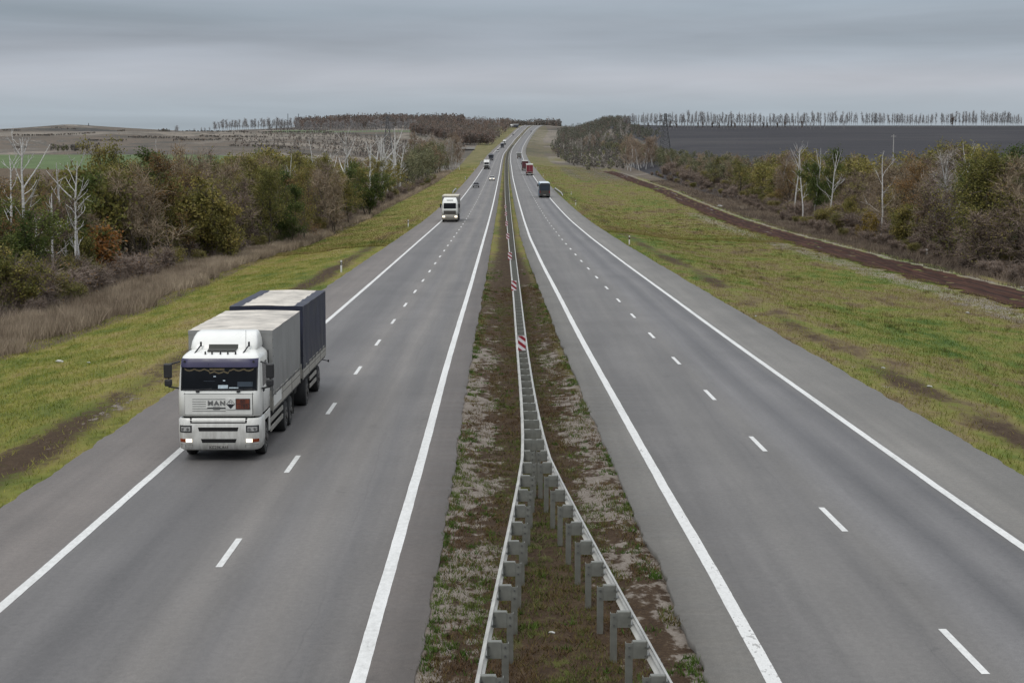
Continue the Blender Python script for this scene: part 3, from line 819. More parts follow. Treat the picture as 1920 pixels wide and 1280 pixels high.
# ------------------------------------------------------------------ tree builder
class Geo:
    """accumulates tubes, ribbons and leaf quads with a tone attribute"""
    def __init__(self): self.V = []; self.Q = []; self.M = []; self.T = []; self.n = 0
    def put(self, V, Q, m, tone):
        V = np.asarray(V, dtype=float); Q = np.asarray(Q, dtype=int)
        self.V.append(V); self.Q.append(Q + self.n); self.M.append(np.full(len(Q), m)); 
        self.T.append(np.full(len(V), tone) if np.isscalar(tone) else np.asarray(tone)); self.n += len(V)
    def tube(self, P, Rr, n, m, tone=0.5):
        P = np.asarray(P, float); k = len(P)
        D = np.gradient(P, axis=0); D /= np.linalg.norm(D, axis=1)[:, None] + 1e-9
        ref = np.array([0.31, 0.87, 0.12]); A = np.cross(D, ref); A /= np.linalg.norm(A, axis=1)[:, None] + 1e-9
        B = np.cross(D, A)
        t = 2 * pi * np.arange(n) / n
        V = P[:, None, :] + (A[:, None, :] * np.cos(t)[None, :, None] + B[:, None, :] * np.sin(t)[None, :, None]) * np.asarray(Rr)[:, None, None]
        ix = np.arange(k * n).reshape(k, n); jx = np.roll(ix, -1, axis=1)
        Q = np.stack([ix[:-1], jx[:-1], jx[1:], ix[1:]], -1).reshape(-1, 4)
        self.put(V.reshape(-1, 3), Q, m, tone)
    def ribbons(self, A, B, w0, w1, m, tone, rng):
        """many straight tapering ribbons from A to B"""
        A = np.asarray(A); B = np.asarray(B); n = len(A)
        D = B - A; r = rng.normal(size=(n, 3)); S_ = np.cross(D, r); S_ /= np.linalg.norm(S_, axis=1)[:, None] + 1e-9
        V = np.stack([A - S_ * w0 / 2, A + S_ * w0 / 2, B + S_ * w1 / 2, B - S_ * w1 / 2], 1).reshape(-1, 3)
        Q = np.arange(n * 4).reshape(n, 4)
        tone = np.repeat(np.broadcast_to(tone, (n,)), 4)
        self.put(V, Q, m, tone)
    def leaves(self, C, size, m, tone, rng):
        C = np.asarray(C); n = len(C)
        a = rng.normal(size=(n, 3)); a /= np.linalg.norm(a, axis=1)[:, None]
        b = np.cross(a, rng.normal(size=(n, 3))); b /= np.linalg.norm(b, axis=1)[:, None] + 1e-9
        s = (size * rng.uniform(0.55, 1.3, n))[:, None]
        V = np.stack([C - a * s * .5, C + b * s * .32, C + a * s * .5, C - b * s * .32], 1).reshape(-1, 3)
        self.put(V, np.arange(n * 4).reshape(n, 4), m, np.repeat(np.broadcast_to(tone, (n,)), 4))
    def mesh(self, name, mats):
        V = np.concatenate(self.V); Q = np.concatenate(self.Q); M = np.concatenate(self.M); T = np.concatenate(self.T)
        me = np_mesh(name, V, quads=Q, mats=mats, mi_q=M)
        a = me.attributes.new('tone', 'FLOAT', 'POINT'); a.data.foreach_set('value', T.astype(np.float32))
        return me

def unit(v): return v / (np.linalg.norm(v) + 1e-9)
def limb(rng, p, d, L, seg, wob, up):
    P = [np.array(p, float)]; d = unit(np.array(d, float))
    for i in range(seg):
        d = unit(d + rng.normal(size=3) * wob + np.array([0, 0, up]))
        P.append(P[-1] + d * L / seg)
    return np.array(P)

def tree_geo(seed, H=10.0, stems=1, limb_n=11, limb_len=0.40, sub_n=6, twig_n=7, twig_len=0.9, twig_w=0.035, leaves=8, leaf=0.22,
             base=0.2, rad=0.013, angle=(35, 70), up=0.05, spread=0.35, lscatter=0.2, sub_w=1.0, sparse=0.0):
    rng = np.random.default_rng(seed)
    tr = Geo(); cr = Geo()
    for s in range(stems):
        a = rng.uniform(0, 2 * pi)
        d = np.array([cos(a) * 0.25 * (stems > 1), sin(a) * 0.25 * (stems > 1), 1.0]) + rng.normal(size=3) * 0.06
        h = H * rng.uniform(0.78, 0.95) if stems > 1 else H * 0.9
        P = limb(rng, (cos(a) * 0.15 * (stems > 1), sin(a) * 0.15 * (stems > 1), -0.3), d, h, 9, 0.08, 0.06)
        t = np.linspace(0, 1, len(P)); r0 = rad * H / (stems ** 0.5)
        Rr = r0 * (1 - t) ** 0.8 + 0.015; Rr[0] *= 1.35
        tr.tube(P, Rr, 7, 0)
        n = int(limb_n / (stems ** 0.6)) + 1
        for k in range(n):
            f = base + (1 - base) * (k + rng.uniform(0, 1)) / n
            f = min(f, 0.985)
            i = f * (len(P) - 1); i0 = int(i); p = P[i0] + (P[min(i0 + 1, len(P) - 1)] - P[i0]) * (i - i0)
            az = k * 2.4 + rng.uniform(-0.7, 0.7); el = R(rng.uniform(*angle)) * (1 - 0.45 * f)
            dd = np.array([cos(az) * sin(el), sin(az) * sin(el), cos(el)])
            L = H * limb_len * (1.0 - 0.62 * max(0, f - 0.35)) * rng.uniform(0.7, 1.15) / (stems ** 0.25)
            LP = limb(rng, p, dd, L, 6, 0.16, up)
            lr = max(0.02, r0 * (1 - f) ** 0.8 * 0.5 + 0.012)
            tr.tube(LP, lr * (1 - np.linspace(0, 0.85, len(LP))), 4, 0)
            ltone = rng.uniform(0.2, 0.8)
            dens = 1.0 if rng.uniform() > sparse else 0.15
            for q in range(sub_n):
                g = rng.uniform(0.25, 1.0); j = g * (len(LP) - 1); j0 = min(int(j), len(LP) - 2); sp = LP[j0] + (LP[j0 + 1] - LP[j0]) * (j - j0)
                sd_ = unit(unit(LP[j0 + 1] - LP[j0]) * 0.7 + rng.normal(size=3) * 0.75 + np.array([0, 0, 0.15]))
                sl = L * spread * rng.uniform(0.6, 1.2)
                SP = limb(rng, sp, sd_, sl, 3, 0.2, up)
                cr.tube(SP, np.array([0.6, 0.45, 0.3, 0.12]) * lr * sub_w + 0.006, 3, 0)
                tn = max(1, int(twig_n * rng.uniform(0.6, 1.4)))
                tp = rng.uniform(0.15, 1.0, tn) * 3; t0 = np.minimum(tp.astype(int), 2)
                A = SP[t0] + (SP[t0 + 1] - SP[t0]) * (tp - t0)[:, None]
                D = unit(SP[-1] - SP[0])[None, :] * 0.6 + rng.normal(size=(tn, 3)) * 0.6 + np.array([0, 0, 0.18])
                D /= np.linalg.norm(D, axis=1)[:, None]
                TL = twig_len * rng.uniform(0.5, 1.2, tn)
                Mid = A + D * TL[:, None] * 0.5
                D2 = D + rng.normal(size=(tn, 3)) * 0.35; D2 /= np.linalg.norm(D2, axis=1)[:, None]
                B = Mid + D2 * TL[:, None] * 0.5
                cr.ribbons(A, Mid, twig_w, twig_w * 0.75, 0, 0.5, rng); cr.ribbons(Mid, B, twig_w * 0.75, twig_w * 0.3, 0, 0.5, rng)
                ln = int(round(leaves * tn * dens * rng.uniform(0.5, 1.4)))
                if ln > 0:
                    w_ = rng.integers(0, tn, ln); u_ = rng.uniform(0.1, 1.0, ln)[:, None]
                    C = A[w_] * (1 - u_) + B[w_] * u_ + rng.normal(size=(ln, 3)) * lscatter
                    cr.leaves(C, leaf, 1, np.clip(ltone + rng.normal(0, 0.12), 0, 1), rng)
    return tr, cr

def dead_geo(seed, H, n_br=10, rad=0.11, lean=0.05, fork=False):
    rng = np.random.default_rng(seed); tr = Geo(); br = Geo()
    P = limb(rng, (0, 0, -0.4), (rng.normal(0, lean), rng.normal(0, lean), 1), H + 0.4, 10, 0.035, 0.03)
    t = np.linspace(0, 1, len(P)); tr.tube(P, rad * (1 - t) ** 0.7 + 0.022, 8, 0)
    if fork:
        i = len(P) - 4
        Q = limb(rng, P[i], (rng.normal(), rng.normal(), 1.6), H * 0.32, 5, 0.05, 0.1); tr.tube(Q, np.linspace(rad * 0.5, 0.02, len(Q)), 6, 0)
    for k in range(n_br):
        f = rng.uniform(0.28, 0.97); i = f * (len(P) - 1); i0 = min(int(i), len(P) - 2); p = P[i0] + (P[i0 + 1] - P[i0]) * (i - i0)
        az = k * 2.4 + rng.uniform(-.6, .6); el = R(rng.uniform(45, 80)) * (1.1 - 0.5 * f)
        L = H * rng.uniform(0.14, 0.34) * (1.15 - 0.6 * f)
        LP = limb(rng, p, (cos(az) * sin(el), sin(az) * sin(el), cos(el)), L, 6, 0.10, 0.08)
        br.tube(LP, np.linspace(rad * 0.36 * (1.1 - f * 0.6), 0.016, len(LP)), 5, 0)
        for q in range(rng.integers(1, 4)):
            j = rng.integers(2, len(LP) - 1)
            SP = limb(rng, LP[j], unit(LP[j] - LP[j - 1]) + rng.normal(size=3) * 0.55, L * rng.uniform(.25, .5), 3, 0.12, 0.1)
            br.tube(SP, np.linspace(0.026, 0.012, len(SP)), 3, 0)
    return tr, br

KIT = {}
def kit(key, variants, mats_t, mats_c, **kw):
    L_ = []
    for i in range(variants):
        tr, cr = tree_geo(sum(map(ord, key)) * 13 + i, **kw)
        L_.append((tr.mesh('trunk', mats_t), cr.mesh('crown', mats_c)))
    zs = np.concatenate([np.array([v.co.z for v in c.vertices]) for _, c in L_])
    KIT[key] = (L_, float(np.percentile(zs, 98.5)))
kit('olive', 4, (BARK,), (BARK, L_OLIVE), H=10, stems=1, limb_n=13, leaves=11, leaf=0.185, limb_len=0.42, sparse=0.22, lscatter=0.28)
kit('olivebush', 2, (BARK,), (BARK, L_OLIVE), H=6, stems=3, limb_n=14, sub_n=5, leaves=7, leaf=0.2, limb_len=0.42, base=0.12, twig_len=0.7)
kit('rust', 3, (BARK,), (BARK, L_RUST), H=10, stems=1, limb_n=13, leaves=11, leaf=0.165, limb_len=0.45, angle=(40, 80), sparse=0.22, lscatter=0.28)
kit('green', 3, (BARK,), (BARK, L_GREEN), H=9, stems=2, limb_n=16, leaves=13, leaf=0.19, limb_len=0.36, base=0.1)
kit('bare', 4, (BARK,), (TWIG_G, L_RUST), H=9, stems=2, limb_n=16, sub_n=8, twig_n=13, leaves=0.25, leaf=0.14, twig_w=0.036, limb_len=0.42, twig_len=1.1, angle=(25, 60), base=0.15)
kit('barepurple', 2, (BARK,), (TWIG_P, L_OLIVE), H=7, stems=3, limb_n=18, sub_n=7, twig_n=12, leaves=0.5, leaf=0.16, twig_w=0.036, limb_len=0.42, twig_len=1.0, angle=(30, 65), base=0.1)
kit('shrubgrey', 3, (TWIG_P,), (TWIG_S, L_RUST), H=2.4, stems=6, limb_n=20, sub_n=5, twig_n=8, leaves=0.15, leaf=0.1, twig_w=0.022, limb_len=0.5, twig_len=0.7, angle=(20, 60), base=0.05, rad=0.012)
kit('shrubolive', 2, (BARK,), (TWIG_G, L_OLIVE), H=2.6, stems=5, limb_n=18, sub_n=5, twig_n=8, leaves=3.5, leaf=0.14, twig_w=0.022, limb_len=0.45, twig_len=0.6, angle=(20, 65), base=0.05, rad=0.012, lscatter=0.12)
kit('shruborange', 1, (BARK,), (TWIG_G, L_ORANGE), H=2.8, stems=4, limb_n=16, sub_n=5, twig_n=8, leaves=5, leaf=0.15, twig_w=0.022, limb_len=0.45, twig_len=0.6, base=0.05, rad=0.012, lscatter=0.12)
kit('shrubyellow', 1, (BARK,), (TWIG_G, L_YELLOW), H=2.8, stems=3, limb_n=14, sub_n=4, twig_n=7, leaves=3, leaf=0.14, twig_w=0.022, limb_len=0.3, twig_len=0.5, base=0.05, rad=0.010, lscatter=0.1, angle=(15, 40))
kit('pale', 3, (BIRCH,), (TWIG_PALE, L_RUST), H=9, stems=1, limb_n=15, sub_n=6, twig_n=9, leaves=0.05, leaf=0.14, twig_w=0.04, limb_len=0.30, twig_len=0.9, angle=(18, 45), base=0.12, rad=0.011)
kit('tan', 2, (BIRCH,), (TWIG_TAN, L_ORANGE), H=9, stems=1, limb_n=15, sub_n=6, twig_n=10, leaves=0.12, leaf=0.16, twig_w=0.05, limb_len=0.30, twig_len=0.9, angle=(18, 45), base=0.1, rad=0.008)
# coarser growth for the farther belts
kit('olive_m', 3, (BARK,), (BARK, L_OLIVE), H=10, limb_n=11, sub_n=4, twig_n=4, leaves=5.5, leaf=0.42, limb_len=0.40, twig_w=0.06, lscatter=0.35)
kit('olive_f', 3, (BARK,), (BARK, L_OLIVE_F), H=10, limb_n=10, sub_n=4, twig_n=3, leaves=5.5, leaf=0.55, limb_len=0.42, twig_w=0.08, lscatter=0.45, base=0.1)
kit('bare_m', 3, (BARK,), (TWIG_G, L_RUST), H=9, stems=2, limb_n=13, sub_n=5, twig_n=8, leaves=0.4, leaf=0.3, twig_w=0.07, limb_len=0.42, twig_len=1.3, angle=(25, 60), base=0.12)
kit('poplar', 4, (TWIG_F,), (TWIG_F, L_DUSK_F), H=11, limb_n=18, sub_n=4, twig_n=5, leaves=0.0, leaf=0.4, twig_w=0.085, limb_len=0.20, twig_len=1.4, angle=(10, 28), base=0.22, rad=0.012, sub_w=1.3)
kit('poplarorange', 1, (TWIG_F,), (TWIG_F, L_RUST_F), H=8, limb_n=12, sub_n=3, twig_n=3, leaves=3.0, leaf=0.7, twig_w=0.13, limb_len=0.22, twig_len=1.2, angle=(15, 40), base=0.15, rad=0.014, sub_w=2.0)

PLANTED = []
def plant(key, x, y, h, name, rng, z=None, sx=1.0, crown_only=False):
    lst, H0 = KIT[key]
    tm, cm = lst[int(rng.integers(0, len(lst)))]
    z = float(terrain(x, y)) if z is None else z
    s = h / H0
    if name is None: name = 'tree'
    o = empty(name, (x, y, z), (rng.normal(0, 0.03), rng.normal(0, 0.03), rng.uniform(0, 2 * pi)))
    sw = s * sx * rng.uniform(0.9, 1.15)
    o.scale = (sw, sw, s)
    link_mesh('trunk', tm, o); link_mesh('crown', cm, o)
    px, py = project(x, y, z)
    PLANTED.append((o, key, px, y))
    return o

# ------------------------------------------------------------------ roadside belts
LTOP = np.array([(-200, 345), (60, 338), (130, 328), (175, 300), (200, 280), (250, 290), (330, 306), (420, 298), (480, 292), (560, 292), (620, 296), (700, 296), (760, 284), (810, 262), (850, 262), (868, 275), (900, 285)])
RTOP = np.array([(1030, 238), (1070, 245), (1110, 256), (1180, 262), (1210, 268), (1300, 282), (1400, 292), (1450, 285), (1480, 280), (1560, 292), (1650, 296), (1720, 285), (1780, 272), (1840, 276), (1890, 300), (1990, 320)])
rng = np.random.default_rng(21)
def belt_front_left(y): return ledge_x(y) - np.interp(y, [80, 165, 230, 300], [6.5, 5.5, 2.5, 1.5])
RE = [hit(*p) for p in ((1985, 525), (1860, 492), (1700, 455), (1590, 432), (1480, 398), (1400, 372), (1330, 352), (1250, 327), (1180, 305), (1120, 285))]
RE.sort(key=lambda p: p[1])
REY = np.array([p[1] for p in RE]); REX = np.array([p[0] for p in RE])
def belt_front_right(y): return np.interp(y, REY, REX)
def height_for(px, x, y, prof, f):
    z = float(terrain(x, y)); _, pb = project(x, y, z)
    pt = np.interp(px, prof[:, 0], prof[:, 1])
    return max(1.2, (pb - pt) * y / F_PX * f)
ALLT = []
def put_tree(side, x, y, key, h, sx=1.0):
    nm = {'olive': 'leafy_tree', 'olivebush': 'bushy_tree', 'rust': 'leafy_tree', 'green': 'leafy_tree', 'bare': 'bare_tree', 'barepurple': 'bare_tree', 'pale': 'birch_tree', 'tan': 'birch_tree',
          'olive_m': 'leafy_tree', 'olive_f': 'leafy_tree', 'bare_m': 'bare_tree'}[key]
    o = plant(key, x, y, h, nm, rng, sx=sx)
    ALLT.append([o, side, key, project(x, y, o.location.z)[0], y, h])
    return o
# named by eye in the near left belt: (px, base py, top py, kind, width)
for px, py, ty, key, sx in ((206, 502, 268, 'olive', 0.85), (262, 505, 288, 'rust', 1.15), (232, 488, 300, 'rust', 1.0), (318, 492, 318, 'rust', 1.0), (352, 484, 285, 'bare', 0.9), (388, 490, 362, 'olive', 1.0),
                            (430, 492, 385, 'olivebush', 1.0), (425, 470, 302, 'bare', 1.0), (456, 470, 345, 'olive', 0.9), (505, 468, 320, 'olive', 1.0), (540, 462, 352, 'green', 1.2), (478, 462, 292, 'olive', .8), (572, 455, 318, 'olive', 1.0),
                            (628, 438, 318, 'bare', 1.0), (610, 430, 296, 'olive', .8), (655, 425, 322, 'olive', 1.0), (688, 408, 310, 'green', 1.15), (712, 392, 300, 'olive', 1), (180, 520, 385, 'bare', 1), (15, 560, 388, 'green', 1.0),
                            (-20, 590, 400, 'green', 1.0), (48, 545, 430, 'barepurple', 1.0), (112, 540, 425, 'green', .9), (150, 535, 430, 'olivebush', 1.0), (75, 585, 490, 'barepurple', 1.2), (20, 600, 500, 'barepurple', 1.1), (285, 470, 282, 'olive', .8), (70, 505, 392, 'barepurple', 1.3), (5, 515, 380, 'bare', 1.3), (95, 490, 372, 'bare', 1.2), (128, 482, 345, 'rust', 1.1), (168, 495, 335, 'olive', 1.0), (115, 505, 420, 'olivebush', 1.0), (-25, 530, 360, 'olive', 1.2), (40, 475, 348, 'rust', 1.2), (80, 470, 332, 'bare', 1.2)):
    x, y, z = hit(px, py); put_tree('left', x, y, key, (py - ty) * y / F_PX, sx)
# fill of the left belt
y = 112.0
while y < 1080:
    for row in range(3):
        if y < 170 and row == 0: continue
        if y > 420 and row == 2: continue
        yy = y + rng.uniform(-2, 2); 
        dpt = (2.0 + row * (5.0 if y < 400 else 7.0)) + rng.uniform(-1.5, 2.5)
        x = float(belt_front_left(yy)) - dpt
        px, py = project(x, yy, float(terrain(x, yy)))
        if px < -60: continue
        if yy > 330 and row == 0 and rng.uniform() < 0.2: continue
        f = (0.86, 0.97, 1.0)[row] * rng.uniform(0.78, 1.04)
        h = height_for(px, x, yy, LTOP, f)
        if y < 330: key = rng.choice(['olive', 'rust', 'bare', 'green', 'olivebush', 'barepurple'], p=[0.34, 0.16, 0.24, 0.10, 0.08, 0.08])
        elif y < 520: key = rng.choice(['olive_m', 'bare_m'], p=[0.68, 0.32])
        else: key = rng.choice(['olive_f', 'bare_m'], p=[0.85, 0.15])
        put_tree('left', x, yy, key, h, rng.uniform(0.9, 1.25))
    y += 5.2 if y < 330 else (8.5 if y < 600 else 14)
# fill of the right belt
for px, py, ty, key, sx in ((1850, 503, 272, 'olive', 1.35), (1880, 490, 282, 'green', 1.0), (1805, 490, 278, 'olive', 1.1), (1830, 500, 300, 'olive', 1.1), (1905, 500, 302, 'bare', 1.1), (1760, 470, 275, 'pale', 1.0), (1590, 433, 372, 'olivebush', .9), (1783, 470, 398, 'bare', 1.1),
                            (1640, 440, 300, 'bare', 1.2), (1690, 450, 312, 'bare', 1.2), (1720, 460, 290, 'rust', 1.0), (1900, 470, 285, 'green', 1.0), (1745, 475, 345, 'barepurple', 1.3), (1850, 505, 390, 'barepurple', 1.4), (1700, 462, 385, 'olivebush', 1.0),
                            (1460, 385, 278, 'tan', 1.0), (1540, 413, 285, 'green', .9), (1480, 395, 310, 'rust', 1), (1390, 372, 300, 'olive', 1.1), (1335, 352, 295, 'olive', 1.2)):
    x, y, z = hit(px, py); put_tree('right', x, y, key, (py - ty) * y / F_PX, sx)
y = 190.0
while y < 1150:
    for row in range(3):
        if y > 420 and row == 2: continue
        yy = y + rng.uniform(-2, 2)
        dpt = 5.0 + row * (5.5 if y < 420 else 8) + rng.uniform(-2, 2.5)
        x = float(belt_front_right(yy)) + dpt
        px, py = project(x, yy, float(terrain(x, yy)))
        if px > 1990: continue
        h = height_for(px, x, yy, RTOP, ((0.58, 0.80, 1.0) if y < 330 else (0.74, 0.98, 1.0))[row] * rng.uniform(0.75, 1.03))
        if y < 330: key = rng.choice(['olive', 'rust', 'bare', 'green', 'olivebush', 'barepurple'], p=[0.10, 0.05, 0.52, 0.03, 0.06, 0.24])
        elif y < 520: key = rng.choice(['olive_m', 'bare_m'], p=[0.70, 0.30])
        else: key = rng.choice(['olive_f', 'bare_m'], p=[0.75, 0.25])
        put_tree('right', x, yy, key, h, rng.uniform(0.95, 1.35))
    y += 4.6 if y < 330 else (5.5 if y < 600 else 9)

# dead white birches
DEADV = []
def dead_tree(px, py, ty, seed, n_br=10, fork=False, lean=0.05, rad=None):
    x, y, z = hit(px, py); H = (py - ty) * y / F_PX
    tr, br = dead_geo(seed, H, n_br, (rad or 0.13) * 0.86, lean, fork)
    o = empty('dead_birch', (x, y, z))
    link_mesh('trunk', tr.mesh('trunk', (BIRCH,)), o); link_mesh('branch', br.mesh('branch', (BIRCH,)), o)
    return o
DL = [(46, 566, 258, 3, 13, True, .04, .19, 'tallest forked dead white birch rising above the shrubs at the left edge'),
      (22, 566, 290, 4, 10, False, .03, .15, 'straight dead white birch nearest the left edge of the photo'),
      (99, 550, 362, 6, 9, False, .05, .13, 'broken-topped dead white birch with branches all to the right, third from the left edge'),
      (138, 536, 304, 8, 8, False, .06, .13, 'thin crooked dead birch just left of the widest-branched dead one'),
      (155, 540, 302, 9, 15, True, .05, .18, 'widest-branched dead white birch standing before the rust-brown trees on the left'),
      (143, 550, 380, 12, 7, True, .08, .12, 'short forked dead birch low between two taller dead ones on the left'),
      (72, 560, 405, 14, 8, False, .05, .12, 'short dead white stub of a birch among the left shrubs'),
      (222, 500, 350, 16, 4, False, .02, .10, 'slim bare white trunk before the large rust-brown crown on the left'),
      (284, 488, 290, 18, 7, True, .08, .12, 'dead pale birch sticking out above the rust-brown crowns on the left'),
      (590, 420, 258, 20, 11, False, .03, .16, 'lone dead white birch above the middle of the left tree belt'),
      (662, 404, 248, 22, 16, True, .03, .22, 'broad dead white birch standing out over the middle of the left belt'),
      (537, 445, 290, 24, 7, False, .04, .12, 'slim dead birch half hidden in the left belt behind the green bushy tree')]
for i, (px, py, ty, sd_, nb, fk, ln, rd, lab) in enumerate(DL):
    tag(dead_tree(px, py, ty, sd_, nb, fk, ln, rd), lab, 'dead tree')
DR = [(1490, 404, 276, 31, 14, True, .03, .18, 'tallest dead white birch in the cluster of dead birches on the right'),
      (1505, 408, 288, 32, 11, False, .05, .14, 'second dead white birch in the cluster of dead birches on the right'),
      (1526, 413, 278, 33, 13, True, .04, .16, 'dead white birch directly left of the dark green round tree on the right'),
      (1554, 419, 283, 34, 12, True, .06, .15, 'forked dead white birch directly right of the dark green round tree'),
      (1653, 446, 283, 35, 7, False, .02, .15, 'single straight dead white trunk below the lone field pole on the right'),
      (1797, 470, 280, 36, 12, True, .22, .16, 'leaning dead pale birch arching left beside the big olive-green tree on the right'),
      (1775, 462, 264, 38, 12, True, .16, .15, 'tall pale dead birch leaning behind the arching one on the right')]
for i, (px, py, ty, sd_, nb, fk, ln, rd, lab) in enumerate(DR):
    tag(dead_tree(px, py, ty, sd_, nb, fk, ln, rd), lab, 'dead tree')
# white cluster farther along the left belt
sm = [dead_geo(50 + i, 9, 14, 0.2, .04, True) for i in range(3)]
sm = [(a.mesh('trunk', (BIRCH,)), b.mesh('branch', (BIRCH,))) for a, b in sm]
for k, (px, ty) in enumerate([(704, 275), (712, 270), (719, 280), (727, 278), (735, 272), (744, 253), (750, 282), (692, 282), (625, 300), (640, 296), (610, 305)]):
    yy = 29.8 * 3330 / (947 - px); ty -= 12
    d = ray(px, 340); x = float(d[0] * yy); z = float(terrain(x, yy)); _, pb = project(x, yy, z)
    o = empty('dead_birch', (x, yy, z), (0, 0, rng.uniform(0, 6)))
    h = (pb - ty) * yy / F_PX; s = h / 9.0; o.scale = (s, s, s)
    a, b = sm[k % 3]; link_mesh('trunk', a, o); link_mesh('branch', b, o)
    tag(o, 'dead white birch in the pale clump poking out of the far left belt', 'dead tree', 'dead birches poking out of the far left belt')
# tan and pale birches at the far end of the left belt and by the right rise
for k in range(22):
    px = 776 + 4.1 * k + rng.uniform(-1.5, 1.5); yy = rng.uniform(760, 900)
    x = float(ray(px, 300)[0] * yy); z = float(terrain(x, yy)); _, pb = project(x, yy, z)
    h = max(4.0, (pb - rng.uniform(252, 264)) * yy / F_PX)
    o = plant(['tan', 'pale'][int(rng.uniform() < 0.45)], x, yy, h, 'birch_tree', rng, sx=0.9)
    tag(o, 'bare tan-topped birch at the far end of the left tree belt', 'tree', 'bare birches at the far end of the left belt')
for k in range(16):
    px = 1075 + 6.5 * k + rng.uniform(-3, 3); yy = rng.uniform(1150, 1350)
    x = float(ray(px, 300)[0] * yy); z = float(terrain(x, yy)); _, pb = project(x, yy, z)
    o = plant(['tan', 'pale', 'pale'][int(rng.integers(0, 3))], x, yy, rng.uniform(7, 11), 'birch_tree', rng, sx=1.0)
    tag(o, 'pale bare birch at the foot of the wooded rise right of the road', 'tree', 'bare birches below the wooded rise on the right')
for k in range(12):
    px = 1175 + 4.5 * k + rng.uniform(-2, 2); yy = rng.uniform(740, 820)
    x = float(ray(px, 300)[0] * yy); z = float(terrain(x, yy)); _, pb = project(x, yy, z)
    o = plant('tan', x, yy, max(4, (pb - rng.uniform(252, 266)) * yy / F_PX), 'birch_tree', rng, sx=1.1)
    tag(o, 'tan bare birch in the clump where the right belt meets the ploughed field', 'tree', 'tan birches where the right belt meets the field')

# shrubs along the belt edges
def shrub(x, y, key, h, lab, grp, sx=1.25):
    o = plant(key, x, y, h, 'shrub', rng, sx=sx); tag(o, lab, 'shrub', grp); return o
y = 118.0
while y < 620:
    x = float(belt_front_left(y)) + rng.uniform(-2.5, 0.8)
    px, py = project(x, y, 0)
    if px > -40:
        key = rng.choice(['shrubgrey', 'shrubolive', 'shruborange'], p=[0.66, 0.27, 0.07])
        w_ = {'shrubgrey': 'grey-purple leafless', 'shrubolive': 'olive green', 'shruborange': 'orange-brown'}[key]
        shrub(x, y, key, rng.uniform(1.2, 2.6), f'{w_} shrub along the foot of the left tree belt', f'{w_} shrubs at the foot of the left tree belt')
    y += rng.uniform(2.2, 4.2) if y < 300 else rng.uniform(5, 9)
for px, py, ty, key, lab_ in ((28, 598, 475, 'olivebush', 'large dark green-brown bush at the left edge before the dead birches'), (70, 588, 490, 'shrubgrey', 'tangled leafless bush before the tallest dead birch'), (108, 566, 485, 'olivebush', 'green bush at the foot of the broken-topped dead birch'),
                              (132, 560, 478, 'shrubgrey', 'leafless bush at the foot of the widest-branched dead birch'), (2, 566, 392, 'green', 'tall dark green bush cut by the left edge of the photo'), (150, 556, 492, 'shrubolive', 'low green bush just left of the rust-orange bushes')):
    x, y, z = hit(px, py); tag(plant(key, x, y, (py - ty) * y / F_PX, 'shrub', rng, sx=1.15), lab_, 'shrub')
for px, py, ty, key in ((165, 530, 430, 'shruborange'), (182, 525, 440, 'shruborange')):
    x, y, z = hit(px, py); shrub(x, y, key, (py - ty) * y / F_PX, 'rust-orange bush below the big rust-brown tree on the left', 'rust-orange bushes below the big rust-brown tree')
x, y, z = hit(1634, 452); tag(plant('shrubyellow', x, y, 52 * y / F_PX, 'shrub', rng, sx=0.8), 'slim yellow-orange sapling before the grey shrubs on the right', 'shrub')
x, y, z = hit(1612, 448); tag(plant('shrubyellow', x, y, 25 * y / F_PX, 'shrub', rng, sx=0.9), 'small yellow-orange bush just left of the taller yellow sapling', 'shrub')
y = 150.0
while y < 700:
    for row in range(3):
        x = float(belt_front_right(y)) + rng.uniform(-1.5, 2.5) + (row - 1) * 4.2
        px, py = project(x, y, 0)
        if px < 1985:
            key = rng.choice(['shrubgrey', 'shrubolive'], p=[0.8, 0.2])
            w_ = {'shrubgrey': 'grey-purple leafless', 'shrubolive': 'olive green'}[key]
            big = (0.55, 1.1, 1.6 if px > 1780 else 1.35)[row]
            shrub(x, y, key, rng.uniform(1.4, 3.0) * big, f'{w_} shrub between the dirt track and the right tree belt', f'{w_} shrubs along the right tree belt', 1.5)
    y += rng.uniform(2.6, 4.6) if y < 330 else rng.uniform(6, 10)

# labels of the belt trees
ORD = ['first', 'second', 'third', 'fourth', 'fifth', 'sixth', 'seventh', 'eighth', 'ninth', 'tenth', 'eleventh', 'twelfth']
KN = {'olive': 'olive-leaved', 'olivebush': 'low bushy olive', 'rust': 'rust-brown', 'green': 'dark green', 'bare': 'grey leafless', 'barepurple': 'purplish leafless', 'pale': 'pale bare', 'tan': 'tan bare',
      'olive_m': 'olive', 'olive_f': 'hazy olive', 'bare_m': 'grey-brown leafless'}
near = {}
for t in ALLT:
    o, side, key, px, y, h = t
    if y < 215 and -5 < px < 1925 and h > 3: near.setdefault((side, key), []).append(t)
done = set()
for (side, key), L_ in near.items():
    L_.sort(key=lambda t: t[3])
    if side == 'right': L_ = L_[::-1]
    for i, t in enumerate(L_[:12]):
        tag(t[0], f'{KN[key]} tree in the {side} roadside belt, {ORD[i]} such tree from the {side} edge', 'tree'); done.add(t[0].name)
for o, side, key, px, y, h in ALLT:
    if o.name in done: continue
    zone = 'near part' if y < 330 else ('middle' if y < 520 else 'far end')
    tag(o, f'{KN[key]} tree in the {zone} of the tree belt {side} of the highway', 'tree', f'{KN[key]} trees in the {zone} of the {side} belt')

